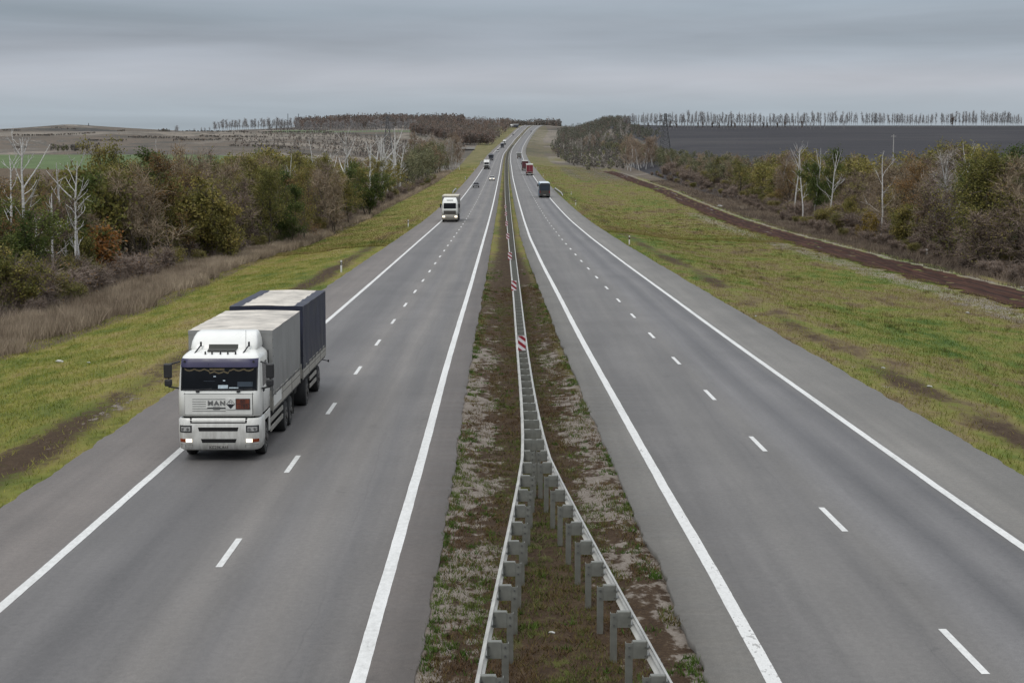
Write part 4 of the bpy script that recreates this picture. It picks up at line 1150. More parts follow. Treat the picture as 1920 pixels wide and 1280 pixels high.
# ------------------------------------------------------------------ windbreak rows on the horizon
def row_tree(px, yy, h, key, lab, grp, sx=1.0, name='windbreak_tree'):
    x = float(ray(px, 245)[0] * yy); o = plant(key, x, yy, h, name, rng, sx=sx); tag(o, lab, 'tree', grp)
px = 1172.0
while px < 1935:
    row_tree(px, 1445 + rng.uniform(-3, 3), rng.uniform(8.6, 12.2) * (1.0 + 0.08 * sin(px / 40)), 'poplar', 'tall bare tree in the windbreak row along the top of the ploughed field', 'windbreak trees above the ploughed field', rng.uniform(0.6, 1.0))
    px += rng.uniform(2.3, 4.3) if rng.uniform() > 0.04 else rng.uniform(6, 11)
px = 1208.0
while px < 1600:
    if rng.uniform() > (px - 1500) / 140:
        row_tree(px, 1330 + rng.uniform(-2, 2), rng.uniform(4.6, 6.2), 'poplar' if rng.uniform() < 0.62 else 'poplarorange', 'small tree of the lower row crossing the ploughed field', 'small trees of the lower row in the ploughed field', 1.0)
    px += rng.uniform(5.0, 9.0)
row_tree(1784, 1440, 8.0, 'poplarorange', 'single orange-brown tree among the bare windbreak trees at the right', None, 1.1)
for px, h in ((328, 12), (334, 10), (356, 5), (364, 6), (378, 6), (385, 5.5), (393, 6), (402, 12), (405, 10)):
    row_tree(px, 2250 + rng.uniform(-20, 20), h, 'poplar', 'bare tree standing apart on the left ridge line', 'scattered bare trees on the left ridge', 1.6, 'ridge_tree')
px = 412.0
while px < 565:
    row_tree(px, 2250 + rng.uniform(-20, 20), rng.uniform(11, 15), 'poplar', 'bare tree in the row along the left ridge beside the wood', 'row of bare trees on the left ridge', 1.2, 'ridge_tree')
    px += rng.uniform(2.6, 5.2)
px = 505.0
while px < 790:
    row_tree(px, 1690 + rng.uniform(-25, 25), rng.uniform(9, 13), 'poplar', 'bare grey tree in the strip below the wooded hill on the left', 'bare trees in the strip below the wooded hill', 1.3, 'field_tree')
    px += rng.uniform(4.0, 8.0)

# ------------------------------------------------------------------ far woods read as one mass each
def wood(name, spots, mats, lab, hh, seed, q=34, leaf=1.5, shape=0.46):
    rg = np.random.default_rng(seed); g = Geo()
    for x, y in spots:
        z = float(terrain(x, y)); h = hh * rg.uniform(0.7, 1.15); r = h * rg.uniform(0.20, 0.30)
        t = rg.uniform(0, 1)
        mi = int(rg.uniform() < 0.22) if len(mats) > 2 else 0
        u = rg.normal(size=(q, 3)); u /= np.linalg.norm(u, axis=1)[:, None]; u *= rg.uniform(0.35, 1.0, (q, 1)) ** 0.5
        C = np.array([x, y, z + h * 0.58]) + u * np.array([r, r, h * shape])
        g.leaves(C, leaf, 1 + mi, np.clip(t + rg.normal(0, .1, q), 0, 1), rg)
        A = np.array([[x, y, z - 0.5]]); B = np.array([[x + rg.normal(0, .3), y, z + h * 0.9]])
        g.ribbons(A, B, 0.022 * h, 0.006 * h, 0, 0.5, rg)
    o = link_mesh(name, g.mesh(name, mats)); tag(o, lab, 'wood', kind='stuff')
rg = np.random.default_rng(5)
sp = []
for i in range(1100):                       # wood on the rise left of the road
    y = rg.uniform(1570, 2320); px = rg.uniform(770, 955); x = float(ray(px, 240)[0] * y)
    if x < LPO(y) - 6 and (px > 862 or y > 1640 + (870 - px) * 1.2): sp.append((x, y))
for i in range(300):                        # its straight front edge
    px = rg.uniform(770, 948); y = 1580 + rg.uniform(0, 22) + max(0, 868 - px) * 0.7; x = float(ray(px, 250)[0] * y)
    if x < LPO(y) - 6: sp.append((x, y))
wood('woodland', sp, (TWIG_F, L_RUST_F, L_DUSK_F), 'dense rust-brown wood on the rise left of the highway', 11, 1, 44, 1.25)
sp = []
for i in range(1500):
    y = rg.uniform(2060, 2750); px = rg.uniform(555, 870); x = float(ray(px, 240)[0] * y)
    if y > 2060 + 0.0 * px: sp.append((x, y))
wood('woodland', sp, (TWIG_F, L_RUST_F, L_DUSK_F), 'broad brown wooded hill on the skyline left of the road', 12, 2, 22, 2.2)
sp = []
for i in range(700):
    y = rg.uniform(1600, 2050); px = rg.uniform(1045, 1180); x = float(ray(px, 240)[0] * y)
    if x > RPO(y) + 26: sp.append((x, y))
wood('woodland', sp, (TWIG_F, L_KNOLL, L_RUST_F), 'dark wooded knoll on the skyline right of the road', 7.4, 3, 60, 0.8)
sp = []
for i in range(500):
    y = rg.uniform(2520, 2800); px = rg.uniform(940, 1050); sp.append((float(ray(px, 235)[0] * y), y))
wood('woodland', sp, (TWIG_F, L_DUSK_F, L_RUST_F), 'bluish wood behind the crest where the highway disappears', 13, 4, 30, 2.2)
sp = []
for i in range(1500):
    y = rg.uniform(1060, 1560); px = 420 + 460 * rg.uniform(0, 1) ** 0.5; x = float(ray(px, 265)[0] * y)
    if x < LPO(y) - 28: sp.append((x, y))
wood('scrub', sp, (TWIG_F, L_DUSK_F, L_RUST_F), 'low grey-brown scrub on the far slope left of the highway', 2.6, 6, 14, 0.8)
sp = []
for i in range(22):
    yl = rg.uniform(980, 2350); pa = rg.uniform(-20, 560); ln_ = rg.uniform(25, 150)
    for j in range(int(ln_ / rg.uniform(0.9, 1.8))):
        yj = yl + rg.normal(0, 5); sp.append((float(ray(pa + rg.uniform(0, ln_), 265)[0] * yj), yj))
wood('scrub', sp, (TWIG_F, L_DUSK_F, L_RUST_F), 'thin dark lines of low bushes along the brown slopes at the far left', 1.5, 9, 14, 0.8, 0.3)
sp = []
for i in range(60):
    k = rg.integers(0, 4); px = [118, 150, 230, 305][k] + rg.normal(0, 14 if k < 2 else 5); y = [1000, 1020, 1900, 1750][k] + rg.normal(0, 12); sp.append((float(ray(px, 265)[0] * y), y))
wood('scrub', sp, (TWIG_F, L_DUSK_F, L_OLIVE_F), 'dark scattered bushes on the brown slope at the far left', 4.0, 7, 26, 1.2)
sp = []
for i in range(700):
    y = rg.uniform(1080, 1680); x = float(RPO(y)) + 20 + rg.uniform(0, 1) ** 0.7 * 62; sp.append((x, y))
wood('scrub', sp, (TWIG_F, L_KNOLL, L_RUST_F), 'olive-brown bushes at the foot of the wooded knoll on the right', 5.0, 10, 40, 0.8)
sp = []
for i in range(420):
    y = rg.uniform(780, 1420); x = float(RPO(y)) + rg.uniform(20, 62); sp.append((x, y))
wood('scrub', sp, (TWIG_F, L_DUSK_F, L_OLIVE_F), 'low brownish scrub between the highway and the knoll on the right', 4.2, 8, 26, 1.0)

# ------------------------------------------------------------------ stuff: grass, dry weeds, undergrowth
def blades(name, X, Y, h, w, mat, lab, seed, lean=0.35, zoff=0.0):
    rg = np.random.default_rng(seed); n = len(X)
    Z = terrain(X, Y) + zoff
    a = rg.uniform(0, 2 * pi, n); H = h * rg.uniform(0.55, 1.25, n); W = w * rg.uniform(0.6, 1.3, n)
    dx = np.cos(a) * W / 2; dy = np.sin(a) * W / 2
    lx = rg.normal(0, lean, n) * H; ly = rg.normal(0, lean, n) * H
    V = np.stack([np.stack([X - dx, Y - dy, Z - 0.02], -1), np.stack([X + dx, Y + dy, Z - 0.02], -1), np.stack([X + lx, Y + ly, Z + H], -1)], 1).reshape(-1, 3)
    me = np_mesh(name, V, tris=np.arange(n * 3).reshape(n, 3), mats=(mat,))
    o = link_mesh(name, me); tag(o, lab, None, kind='stuff'); return o
def blade_mat(name, stops, clump=0.5, green=False):
    m, nt, bs = new_mat(name)
    isl = nt.new('ShaderNodeNewGeometry').outputs['Random Per Island']; P = nt.pos()
    a = nt.smooth(nt.noise(nt.mapping(P, (1, .35, 0)), 0.10, 4, 0.6), 0.28, 0.72); b = nt.smooth(nt.noise(nt.mapping(P, (1, .35, 0)), 0.55, 5, 0.62), 0.28, 0.72)
    f = nt.math('ADD', nt.math('MULTIPLY', a, 0.45), nt.math('ADD', nt.math('MULTIPLY', b, 0.45), nt.math('MULTIPLY', nt.math('SUBTRACT', isl, 0.4), 0.28)))
    c = nt.ramp(f, [(min(1, max(0, (p_ - 0.28) / 0.48)), q_) for p_, q_ in stops]); nt.put(bs.inputs['Base Color'], c); bs.inputs['Roughness'].default_value = 0.85; bs.inputs['Specular IOR Level'].default_value = 0.1
    return m
DRYW = blade_mat('dry_weeds', [(0.3, (0.119, 0.090, 0.066)), (0.45, (0.226, 0.178, 0.128)), (0.6, (0.345, 0.281, 0.205)), (0.72, (0.512, 0.425, 0.304))])
GRASS = blade_mat('verge_grass_left', [(0.28, (0.076, 0.122, 0.019)), (0.42, (0.166, 0.190, 0.033)), (0.52, (0.245, 0.237, 0.055)), (0.64, (0.299, 0.245, 0.084)), (0.76, (0.215, 0.153, 0.068))])
GRASSR = blade_mat('verge_grass_right', [(0.28, (0.055, 0.099, 0.016)), (0.44, (0.129, 0.154, 0.030)), (0.53, (0.172, 0.164, 0.044)), (0.62, (0.203, 0.161, 0.063)), (0.74, (0.110, 0.077, 0.040))])
GRASSRF = blade_mat('verge_grass_far', [(0.26, (0.075, 0.102, 0.025)), (0.42, (0.154, 0.156, 0.040)), (0.53, (0.202, 0.172, 0.059)), (0.64, (0.202, 0.148, 0.076)), (0.78, (0.123, 0.082, 0.057))])
WEED = blade_mat('median_weeds', [(0.3, (0.060, 0.036, 0.018)), (0.45, (0.105, 0.066, 0.034)), (0.52, (0.11, 0.092, 0.032)), (0.6, (0.060, 0.090, 0.018)), (0.75, (0.19, 0.15, 0.09))])
WEEDG = blade_mat('median_green_tufts', [(0.3, (0.032, 0.068, 0.012)), (0.5, (0.062, 0.105, 0.02)), (0.7, (0.115, 0.135, 0.032))])
TUFT = blade_mat('withered_tufts', [(0.3, (0.085, 0.100, 0.028)), (0.45, (0.125, 0.115, 0.042)), (0.6, (0.135, 0.105, 0.058)), (0.75, (0.085, 0.06, 0.04))])
DRYWR = blade_mat('dry_weeds_right', [(0.3, (0.060, 0.045, 0.036)), (0.45, (0.105, 0.082, 0.066)), (0.58, (0.155, 0.120, 0.092)), (0.7, (0.21, 0.165, 0.125))])
STRAW = blade_mat('straw', [(0.3, (0.20, 0.16, 0.10)), (0.6, (0.34, 0.27, 0.17))])
UNDER = blade_mat('undergrowth_twigs', [(0.3, (0.062, 0.046, 0.038)), (0.45, (0.129, 0.101, 0.083)), (0.6, (0.198, 0.163, 0.133)), (0.75, (0.177, 0.166, 0.073))])
rg = np.random.default_rng(77)
n = 95000
Y = rg.uniform(88, 205, n); u = rg.beta(1.3, 1.6, n)
wid = np.interp(Y, [80, 165, 205], [7.5, 6.5, 3.0])
X = ledge_x(Y) + 0.3 - u * wid + (vnoise(Y / 5, Y * 0, 31) - 0.5) * 1.6
k = vnoise(X / 1.6, Y / 2.6, 33) > 0.25
blades('dry_weeds', X[k], Y[k], 0.85, 0.045, DRYW, 'tall dry grey-brown weeds in a band below the left tree belt', 1, 0.3)
n = 70000
Y = 205 + rg.uniform(0, 1, n) ** 1.6 * 560; X = ledge_x(Y) + 0.5 - rg.uniform(0, 4.0, n) + (vnoise(Y / 7, Y * 0, 35) - 0.5) * 2
blades('dry_weeds', X, Y, 0.8, 0.08, DRYW, 'dry brown weeds along the foot of the farther left tree belt', 2, 0.35)
n = 90000
Y = 100 + rg.uniform(0, 1, n) ** 1.5 * 520; X = track_x(Y) + 3.0 + rg.uniform(0, 1, n) * (belt_front_right(Y) + 3 - track_x(Y) - 3.0)
k = vnoise(X / 2.2, Y / 4, 37) > 0.22
blades('dry_weeds', X[k], Y[k], 0.5, 0.05, DRYWR, 'dry brown weeds between the dirt track and the right shrubs', 3, 0.35)
n = 9000
Y = rg.uniform(126, 150, n); X = track_x(Y) + 4.2 + rg.uniform(0, 1, n) * 2.2
blades('dry_weeds', X, Y, 0.4, 0.05, STRAW, 'pale straw-coloured dry grass beside the track at the right edge', 14, 0.5)
n = 60000
Y = 105 + rg.uniform(0, 1, n) ** 1.4 * 420; X = belt_front_left(Y) - rg.uniform(-0.5, 14, n)
Z_ = 1
blades('undergrowth', X, Y, 1.3, 0.06, UNDER, 'dark tangled undergrowth beneath the left tree belt', 4, 0.5)
n = 60000
Y = 150 + rg.uniform(0, 1, n) ** 1.4 * 420; X = belt_front_right(Y) + rg.uniform(0.0, 16, n)
blades('undergrowth', X, Y, 1.3, 0.06, UNDER, 'dark tangled undergrowth beneath the right tree belt', 5, 0.5)
# verge grass
n = 150000
Y = 40 + rg.uniform(0, 1, n) ** 1.5 * 165; D = rg.uniform(0.0, 1, n) ** 0.8 * 18; X = LPO(Y) - 0.06 - D
sl = np.exp(-((D - 1.8) / 1.3) ** 2) * (0.5 + 0.55 * vnoise(Y / 17, Y * 0 + 3, 5))
k = (X > ledge_x(Y) - 1.5) & (rg.uniform(0, 1, n) > sl * 1.15)
blades('grass', X[k], Y[k], 0.13, 0.03, GRASS, 'short yellow-green grass on the left verge', 6, 0.5)
n = 190000
Y = 40 + rg.uniform(0, 1, n) ** 1.4 * 205; D = rg.uniform(0.0, 1, n) * 32; X = RPO(Y) + 0.06 + D
sl = np.exp(-((D - 2.3) / 1.4) ** 2) * (0.55 + 0.5 * vnoise(Y / 17, Y * 0 + 3, 5))
k = (X < track_x(Y) - 2.4) & (rg.uniform(0, 1, n) > sl * 1.15)
blades('grass', X[k], Y[k], 0.16, 0.034, GRASSR, 'patchy green and brown grass on the wide right verge', 7, 0.55)
n = 90000
Y = 235 + rg.uniform(0, 1, n) ** 2.0 * 640; X = RPO(Y) + 0.1 + rg.uniform(0, 1, n) * 36
k = (X < track_x(Y) - 2.2)
blades('grass', X[k], Y[k], 0.18, 0.09, GRASSRF, 'farther patchy grass of the right verge', 11, 0.6)
n = 60000
Y = 195 + rg.uniform(0, 1, n) ** 2.0 * 620; X = LPO(Y) - 0.1 - rg.uniform(0, 1, n) * 18
k = (X > ledge_x(Y) - 1.0)
blades('grass', X[k], Y[k], 0.17, 0.08, GRASSRF, 'farther yellow-green grass of the left verge', 12, 0.6)
# coarse withered tufts standing in the right verge
nc = 900
cy = 60 + rg.uniform(0, 1, nc) ** 1.3 * 330; cx = RPO(cy) + 3 + rg.uniform(0, 1, nc) * 27
kk_ = (vnoise(cx / 5, cy / 14, 47) > 0.52) & (cx < track_x(cy) - 3); cx = cx[kk_]; cy = cy[kk_]
q = np.repeat(np.arange(len(cx)), 34); rr = np.abs(rg.normal(0, 0.28, len(q))); aa = rg.uniform(0, 2 * pi, len(q))
blades('dry_weeds', cx[q] + np.cos(aa) * rr, cy[q] + np.sin(aa) * rr * 1.5, 0.26, 0.035, TUFT, 'coarse brown and dark green tufts scattered over the right verge', 13, 0.5)
# weeds of the median
def clumps(nc, per, rad, fx, y0, y1, pw, seed):
    g = np.random.default_rng(seed)
    cy = y0 + g.uniform(0, 1, nc) ** pw * (y1 - y0); cx = fx(cy, g)
    k = np.repeat(np.arange(nc), per); r = np.abs(g.normal(0, rad, nc * per)); a = g.uniform(0, 2 * pi, nc * per)
    return cx[k] + np.cos(a) * r, cy[k] + np.sin(a) * r
def in_median(cy, g):
    t = g.uniform(0, 1, len(cy)); wdt = RPI(cy) - LPI(cy)
    return LPI(cy) + 0.06 + t * (wdt - 0.12)
X, Y = clumps(5600, 16, 0.15, in_median, 24, 130, 1.8, 1)
mm = np.minimum(X - LPI(Y), RPI(Y) - X); k = (mm > 0.9) | (vnoise(X * 1.2, Y * 0.5, 41) > 0.36)
blades('median_weeds', X[k], Y[k], 0.09, 0.022, WEED, 'brown dry weeds covering the soil of the median', 8, 0.7)
def median_edge(cy, g):
    s = g.uniform(0, 1, len(cy)) < 0.5
    o = np.abs(g.normal(0.0, 0.14, len(cy))) + 0.03
    o = np.where(g.uniform(0, 1, len(cy)) < 0.42, g.uniform(0.3, 1.3, len(cy)), o)
    return np.where(s, LPI(cy) + o, RPI(cy) - o)
X, Y = clumps(1500, 20, 0.10, median_edge, 24, 150, 1.5, 2)
k = vnoise(X * 0.6, Y * 0.35, 43) > 0.45
blades('median_grass', X[k], Y[k], 0.10, 0.024, WEEDG, 'green grass tufts along the edges of the median', 9, 0.55)
X, Y = clumps(90, 30, 0.16, in_median, 26, 90, 1.4, 3)
blades('median_grass', X, Y, 0.11, 0.03, WEEDG, 'larger green grass clumps scattered over the median', 10, 0.6)
# ------------------------------------------------------------------ vehicle materials
GR = (0.105, 0.088, 0.066)
CABW = pmat('cab_white_paint', (0.72, 0.72, 0.68), rough=0.32, var=0.04, scale=1.5, grime=GR, gz=(0.3, 2.3), gamt=0.62, coat=0.25)
CABW2 = pmat('dusty_cab_paint', (0.66, 0.67, 0.63), rough=0.4, var=0.06, scale=1.5, grime=(0.11, 0.09, 0.065), gz=(0.4, 2.0), gamt=1.0)
RUBBER = pmat('tyre_rubber', (0.018, 0.018, 0.018), rough=0.85, var=0.25, scale=6, grime=(0.06, 0.05, 0.04), gz=(-0.5, 0.5), gamt=0.35)
RIM = pmat('wheel_rim', (0.10, 0.095, 0.088), rough=0.6, var=0.2, metal=0.3)
CHASSIS = pmat('chassis_black', (0.020, 0.019, 0.018), rough=0.8, var=0.3, grime=(0.05, 0.042, 0.033), gz=(0.2, 1.0), gamt=0.6)
BLACKP = pmat('black_plastic', (0.016, 0.016, 0.017), rough=0.5, var=0.15)
DARKGAP = pmat('dark_gap', (0.006, 0.006, 0.006), rough=0.9)
GLASS = pmat('windscreen_glass', (0.004, 0.005, 0.007), rough=0.14, var=0.5, scale=1.2, spec=0.16)
GLASSB = pmat('tinted_glass', (0.02, 0.03, 0.042), rough=0.1, var=0.3, scale=1.0, spec=0.6)
NAVYP = pmat('navy_visor', (0.020, 0.017, 0.060), rough=0.35, var=0.1)
TARPG = pmat('grey_tarpaulin', (0.23, 0.23, 0.222), rough=0.6, var=0.13, scale=0.8, bump=0.25, grime=(0.10, 0.09, 0.075), gz=(1.4, 3.0), gamt=0.5)
TARPN = pmat('navy_tarpaulin', (0.013, 0.016, 0.034), rough=0.6, var=0.35, scale=0.8, bump=0.35, grime=(0.07, 0.063, 0.055), gz=(1.2, 2.8), gamt=0.4)
ROOFT = pmat('stained_roof_cover', (0.47, 0.435, 0.38), rough=0.7, var=0.36, scale=1.3, bump=0.25, detail=8)
DROPS = pmat('dropside_board', (0.36, 0.345, 0.305), rough=0.6, var=0.15, scale=2, grime=(0.10, 0.082, 0.06), gz=(0.9, 1.9), gamt=0.6)
GUARDB = pmat('side_guard_bar', (0.26, 0.25, 0.22), rough=0.6, var=0.15, scale=2, grime=GR, gz=(0.3, 1.2), gamt=0.5)
LAMP = pmat('lamp_glass', (0.32, 0.32, 0.31), rough=0.15, var=0.35, scale=14)
LAMPON = pmat('lit_lamp', (0.9, 0.85, 0.7), rough=0.3, emit=((1.0, 0.86, 0.62), 1.6))
AMBER = pmat('indicator_amber', (0.20, 0.035, 0.008), rough=0.25, var=0.3, scale=12)
REDL = pmat('rear_lamp_red', (0.22, 0.01, 0.01), rough=0.25, var=0.3)
BADGEK = pmat('badge_dark_chrome', (0.16, 0.16, 0.155), rough=0.4, metal=0.2)
SLATG = pmat('slat_grey', (0.13, 0.13, 0.125), rough=0.6)  # plain grey of the thin slat lines across the grille
CHROME = pmat('dull_chrome', (0.16, 0.16, 0.155), rough=0.35, metal=0.6)
SIGNW = pmat('placard_white', (0.60, 0.60, 0.57), rough=0.5, var=0.06)
SIGNO = pmat('placard_orange', (0.115, 0.026, 0.010), rough=0.55, var=0.35, scale=4)
SIGNK = pmat('placard_black', (0.015, 0.015, 0.018), rough=0.5)
PLATEW = pmat('number_plate', (0.33, 0.32, 0.29), rough=0.5, var=0.15, scale=5)
GOLD = pmat('curtain_gold', (0.085, 0.066, 0.032), rough=0.8, var=0.4, scale=18)
PAPER = pmat('paper', (0.42, 0.50, 0.55), rough=0.6, var=0.2, scale=8)
BLIND = pmat('dark_grille_mesh', (0.03, 0.031, 0.024), rough=0.7, var=0.3, scale=9)

def grid_panel(fy, x0, x1, z0, z1, mat, off=0.004, nx=12, nz=4, thick=0.02, mb=None, skew=0.0):
    """panel lying on a front surface y=fy(x,z), set proud by off, with its own edges"""
    mb = mb or MB()
    P = []; B = []
    for j in range(nz + 1):
        z = z0 + (z1 - z0) * j / nz
        row = []; rb = []
        for i in range(nx + 1):
            ins = skew * (1 - j / nz)
            x = (x0 + ins) + (x1 - x0 - 2 * ins) * i / nx
            y = fy(x, z)
            row.append((x, y - off, z)); rb.append((x, y - off + thick, z))
        P.append(row); B.append(rb)
    mb.grid(P, mat, True)
    mb.grid([P[0], B[0]], mat, False, True); mb.grid([P[-1], B[-1]], mat, False)
    mb.grid([[r[0] for r in P], [r[0] for r in B]], mat, False); mb.grid([[r[-1] for r in P], [r[-1] for r in B]], mat, False, True)
    return mb

class Shell:
    """rounded-corner loft; levels (z, half width, front y, corner radius)"""
    def __init__(self, levels, back):
        self.L = np.array(levels, float); self.back = back
    def at(self, z):
        return [float(np.interp(z, self.L[:, 0], self.L[:, k])) for k in (1, 2, 3)]
    def fy(self, x, z):
        w_, f, r = self.at(z)
        e = abs(x) - (w_ - r)
        return f if e <= 0 else f + r - math.sqrt(max(0, r * r - min(e, r) ** 2))
    def build(self, mb, mat, sub=1):
        zs = list(self.L[:, 0]); rings = []
        for z in zs:
            w_, f, r = self.at(z)
            pts = [(-w_, self.back, z)]
            for k in range(7):
                t = pi + (pi / 2) * k / 6
                pts.append((-(w_ - r) + r * cos(t), f + r + r * sin(t), z))
            for k in range(7):
                t = -pi / 2 + (pi / 2) * k / 6
                pts.append(((w_ - r) + r * cos(t), f + r + r * sin(t), z))
            pts.append((w_, self.back, z)); rings.append(pts)
        mb.grid(rings, mat, True)
        n = len(rings[0])
        for k, fl in ((0, True), (-1, False)):
            c = rings[k]; mb.add(c, [tuple(range(n)) if not fl else tuple(range(n))[::-1]], mat)
        mb.add([r[0] for r in rings] + [r[-1] for r in rings], [tuple(list(range(len(rings))) + list(range(2 * len(rings) - 1, len(rings) - 1, -1)))], mat)
        return mb

def wheel(parent, x, y, r=0.5, wd=0.3, dual=False, out=1):
    """tyre + rim, axle along x"""
    w2 = wd * (1.9 if dual else 1.0)
    mb = MB()
    xs = (x - out * w2, x)
    a, b = min(xs), max(xs)
    mb.cyl((a, y, r), (b, y, r), r, RUBBER, n=28, bev=0.04)
    o = mb.build('tyre', parent)
    mr = MB(); s = 0.006 if out > 0 else -0.006
    mr.cyl((x + s - out * 0.02, y, r), (x + s, y, r), r * 0.58, RIM, n=20); mr.cyl((x, y, r), (x + out * 0.05, y, r), r * 0.2, RIM, n=12)
    for k in range(8):
        t = 2 * pi * k / 8; mr.cyl((x, y + cos(t) * r * .36, r + sin(t) * r * .36), (x + out * 0.022, y + cos(t) * r * .36, r + sin(t) * r * .36), 0.022, BLACKP, n=6)
    mr.build('rim', o)
    return o

def place(name, px, py, label, cat, group=None, dy=0.0):
    x, y = on_road(px, py)
    y += dy
    sl = math.atan((float(road_z(y + 4)) - float(road_z(y - 4))) / 8)
    o = empty(name, (x, y, float(road_z(y)) + 0.004))
    hx = (float(LIx(y + 5)) - float(LIx(y - 5))) / 10 if px < 950 else (float(RIx(y + 5)) - float(RIx(y - 5))) / 10
    o.rotation_euler = (sl, 0, -math.atan(hx))
    tag(o, label, cat, group)
    return o

# ================================================================== the near white lorry
T = place('box_truck', 412, 864.5, 'white lorry with navy sun visor and grey tarpaulin body, drawing a navy trailer', 'truck')
cab = Shell([(1.335, 1.19, 0.05, .24), (1.37, 1.215, 0.005, .26), (2.02, 1.225, 0.0, .26), (2.10, 1.22, 0.03, .26), (2.50, 1.205, .11, .26), (2.82, 1.185, .18, .26), (3.00, 1.16, .24, .26),
             (3.07, 1.13, .30, .26), (3.13, 1.08, .42, .28), (3.19, 1.0, .66, .28), (3.23, .90, .95, .25)], 2.2)
mb = MB(); cab.build(mb, CABW)
# door seams, side steps and rear edge
for s in (-1, 1):
    mb.box(s * 1.222 - 0.006, s * 1.222 + 0.006, 0.62, 0.632, 1.36, 2.1, DARKGAP)
    mb.box(s * 1.19 - 0.006, s * 1.215 + 0.006, 2.02, 2.032, 1.36, 3.1, DARKGAP)
    mb.box(s * 1.226 - 0.004, s * 1.226 + 0.004, 0.5, 2.0, 2.06, 2.068, DARKGAP)
    mb.box(s * 1.0 - .2, s * 1.0 + .2, 2.05, 2.30, 0.75, 1.32, CHASSIS)
mb.box(-1.0, 1.0, 0.5, 2.2, 0.7, 1.31, CHASSIS); mb.box(-1.06, 1.06, 0.06, 0.6, 1.27, 1.35, DARKGAP)
cabo = mb.build('cab', T)
# roof hatch on the sloping roof
bump = Shell([(0.33, 1.14, 0.04, .30), (0.37, 1.20, -0.03, .32), (0.62, 1.225, -0.05, .32), (0.90, 1.235, -0.06, .32), (1.24, 1.23, -0.035, .30), (1.285, 1.19, 0.01, .28)], 0.94)
mb = MB(); bump.build(mb, CABW)
for s in (-1, 1):                                           # arch panels behind the wheel
    mb.box(s * 1.215 - 0.02, s * 1.215 + 0.02, 0.92, 2.0, 1.10, 1.30, CABW, bev=0.015)
    mb.box(s * 1.2 - 0.03, s * 1.2 + 0.03, 1.98, 2.2, 0.62, 1.30, CABW, bev=0.02)
bo = mb.build('bumper', T)
mbk = MB()
grid_panel(bump.fy, -0.62, 0.58, 0.905, 1.02, DARKGAP, 0.004, mb=mbk, skew=0.03)
grid_panel(bump.fy, -0.54, 0.52, 0.56, 0.675, DARKGAP, 0.004, mb=mbk, skew=0.04)
grid_panel(bump.fy, -0.86, 0.84, 1.14, 1.285, DARKGAP, 0.004, mb=mbk, skew=0.02)
mbk.build('air_intake', bo)
mbk = MB(); grid_panel(bump.fy, -0.80, 0.78, 1.175, 1.29, CABW, 0.018, mb=mbk); mbk.build('step_panel', bo)
mbk = MB()
for s in (-1, 1):
    grid_panel(bump.fy, s * 0.78 - 0.004, s * 0.78 + 0.004, 0.36, 0.50, DARKGAP, 0.003, 1, 2, mb=mbk)
    grid_panel(bump.fy, min(s * 0.78, s * 1.15), max(s * 0.78, s * 1.15), 0.50, 0.507, DARKGAP, 0.003, 8, 1, mb=mbk)
grid_panel(bump.fy, -1.0, -0.985, 0.42, 0.50, DARKGAP, 0.003, 1, 1, mb=mbk)
mbk.build('seam', bo)
for s in (-1, 1):
    a, b = sorted((s * 0.80, s * 1.17))
    m2 = MB(); grid_panel(bump.fy, a, b, 0.865, 1.075, BLACKP, 0.006, mb=m2); h = m2.build('headlight', T)
    m2 = MB(); grid_panel(bump.fy, a + 0.045, b - 0.045, 0.905, 1.035, LAMP, 0.010, mb=m2); m2.build('lens', h)
    m2 = MB()
    for q in (0.28, 0.68):
        xx = a + (b - a) * q; yy = bump.fy(xx, 0.97) - 0.013; m2.cyl((xx, yy, 0.965), (xx, yy - 0.01, 0.965), 0.042, CHROME, n=14)
    m2.build('bulb', h)
    a, b = sorted((s * 0.80, s * 0.985)); m2 = MB(); grid_panel(bump.fy, a, b, 0.575, 0.675, LAMPON, 0.006, mb=m2); m2.build('fog_lamp', T)
    a, b = sorted((s * 0.99, s * 1.17)); m2 = MB(); grid_panel(bump.fy, a, b, 0.575, 0.675, AMBER, 0.006, mb=m2); m2.build('indicator', T)
# number plate
m2 = MB(); grid_panel(bump.fy, -0.30, 0.26, 0.355, 0.485, PLATEW, 0.008, mb=m2); pl = m2.build('number_plate', T)
tx = link_mesh('lettering', text_mesh('K029KA', 0.13, SIGNK), pl); tx.location = (-0.07, bump.fy(0, .42) - 0.012, 0.42)
tx = link_mesh('lettering', text_mesh('163', 0.10, SIGNK), pl); tx.location = (0.19, bump.fy(0, .42) - 0.012, 0.43)
# grille panel
m2 = MB()
grid_panel(cab.fy, -1.00, 0.99, 1.40, 2.0, CABW, 0.012, mb=m2, nx=16)
gp = m2.build('grille_panel', T)
m2 = MB()
for zz in (1.49, 1.56, 1.63, 1.70, 1.77, 1.84):
    grid_panel(cab.fy, -0.78, -0.38 if 1.6 < zz < 1.8 else 0.20, zz, zz + 0.018, SLATG, 0.016, 10, 1, mb=m2)
m2.build('grille_slat', gp)
m2 = MB()
for s in (-1, 1):
    grid_panel(cab.fy, s * 1.0 - 0.007, s * 1.0 + 0.007, 1.38, 2.04, DARKGAP, 0.006, 1, 3, mb=m2)
grid_panel(cab.fy, -1.03, 1.03, 2.005, 2.015, DARKGAP, 0.006, 12, 1, mb=m2)
m2.build('seam', gp)
yf = cab.fy(0, 1.7)
for ch, xx in (('M', -0.245), ('A', -0.065), ('N', 0.115)):
    t_ = link_mesh('badge_letter', text_mesh(ch, 0.17, BADGEK, 0.008, 0.008), gp); t_.location = (xx, yf - 0.026, 1.735); t_.scale = (1.2, 1, 1)
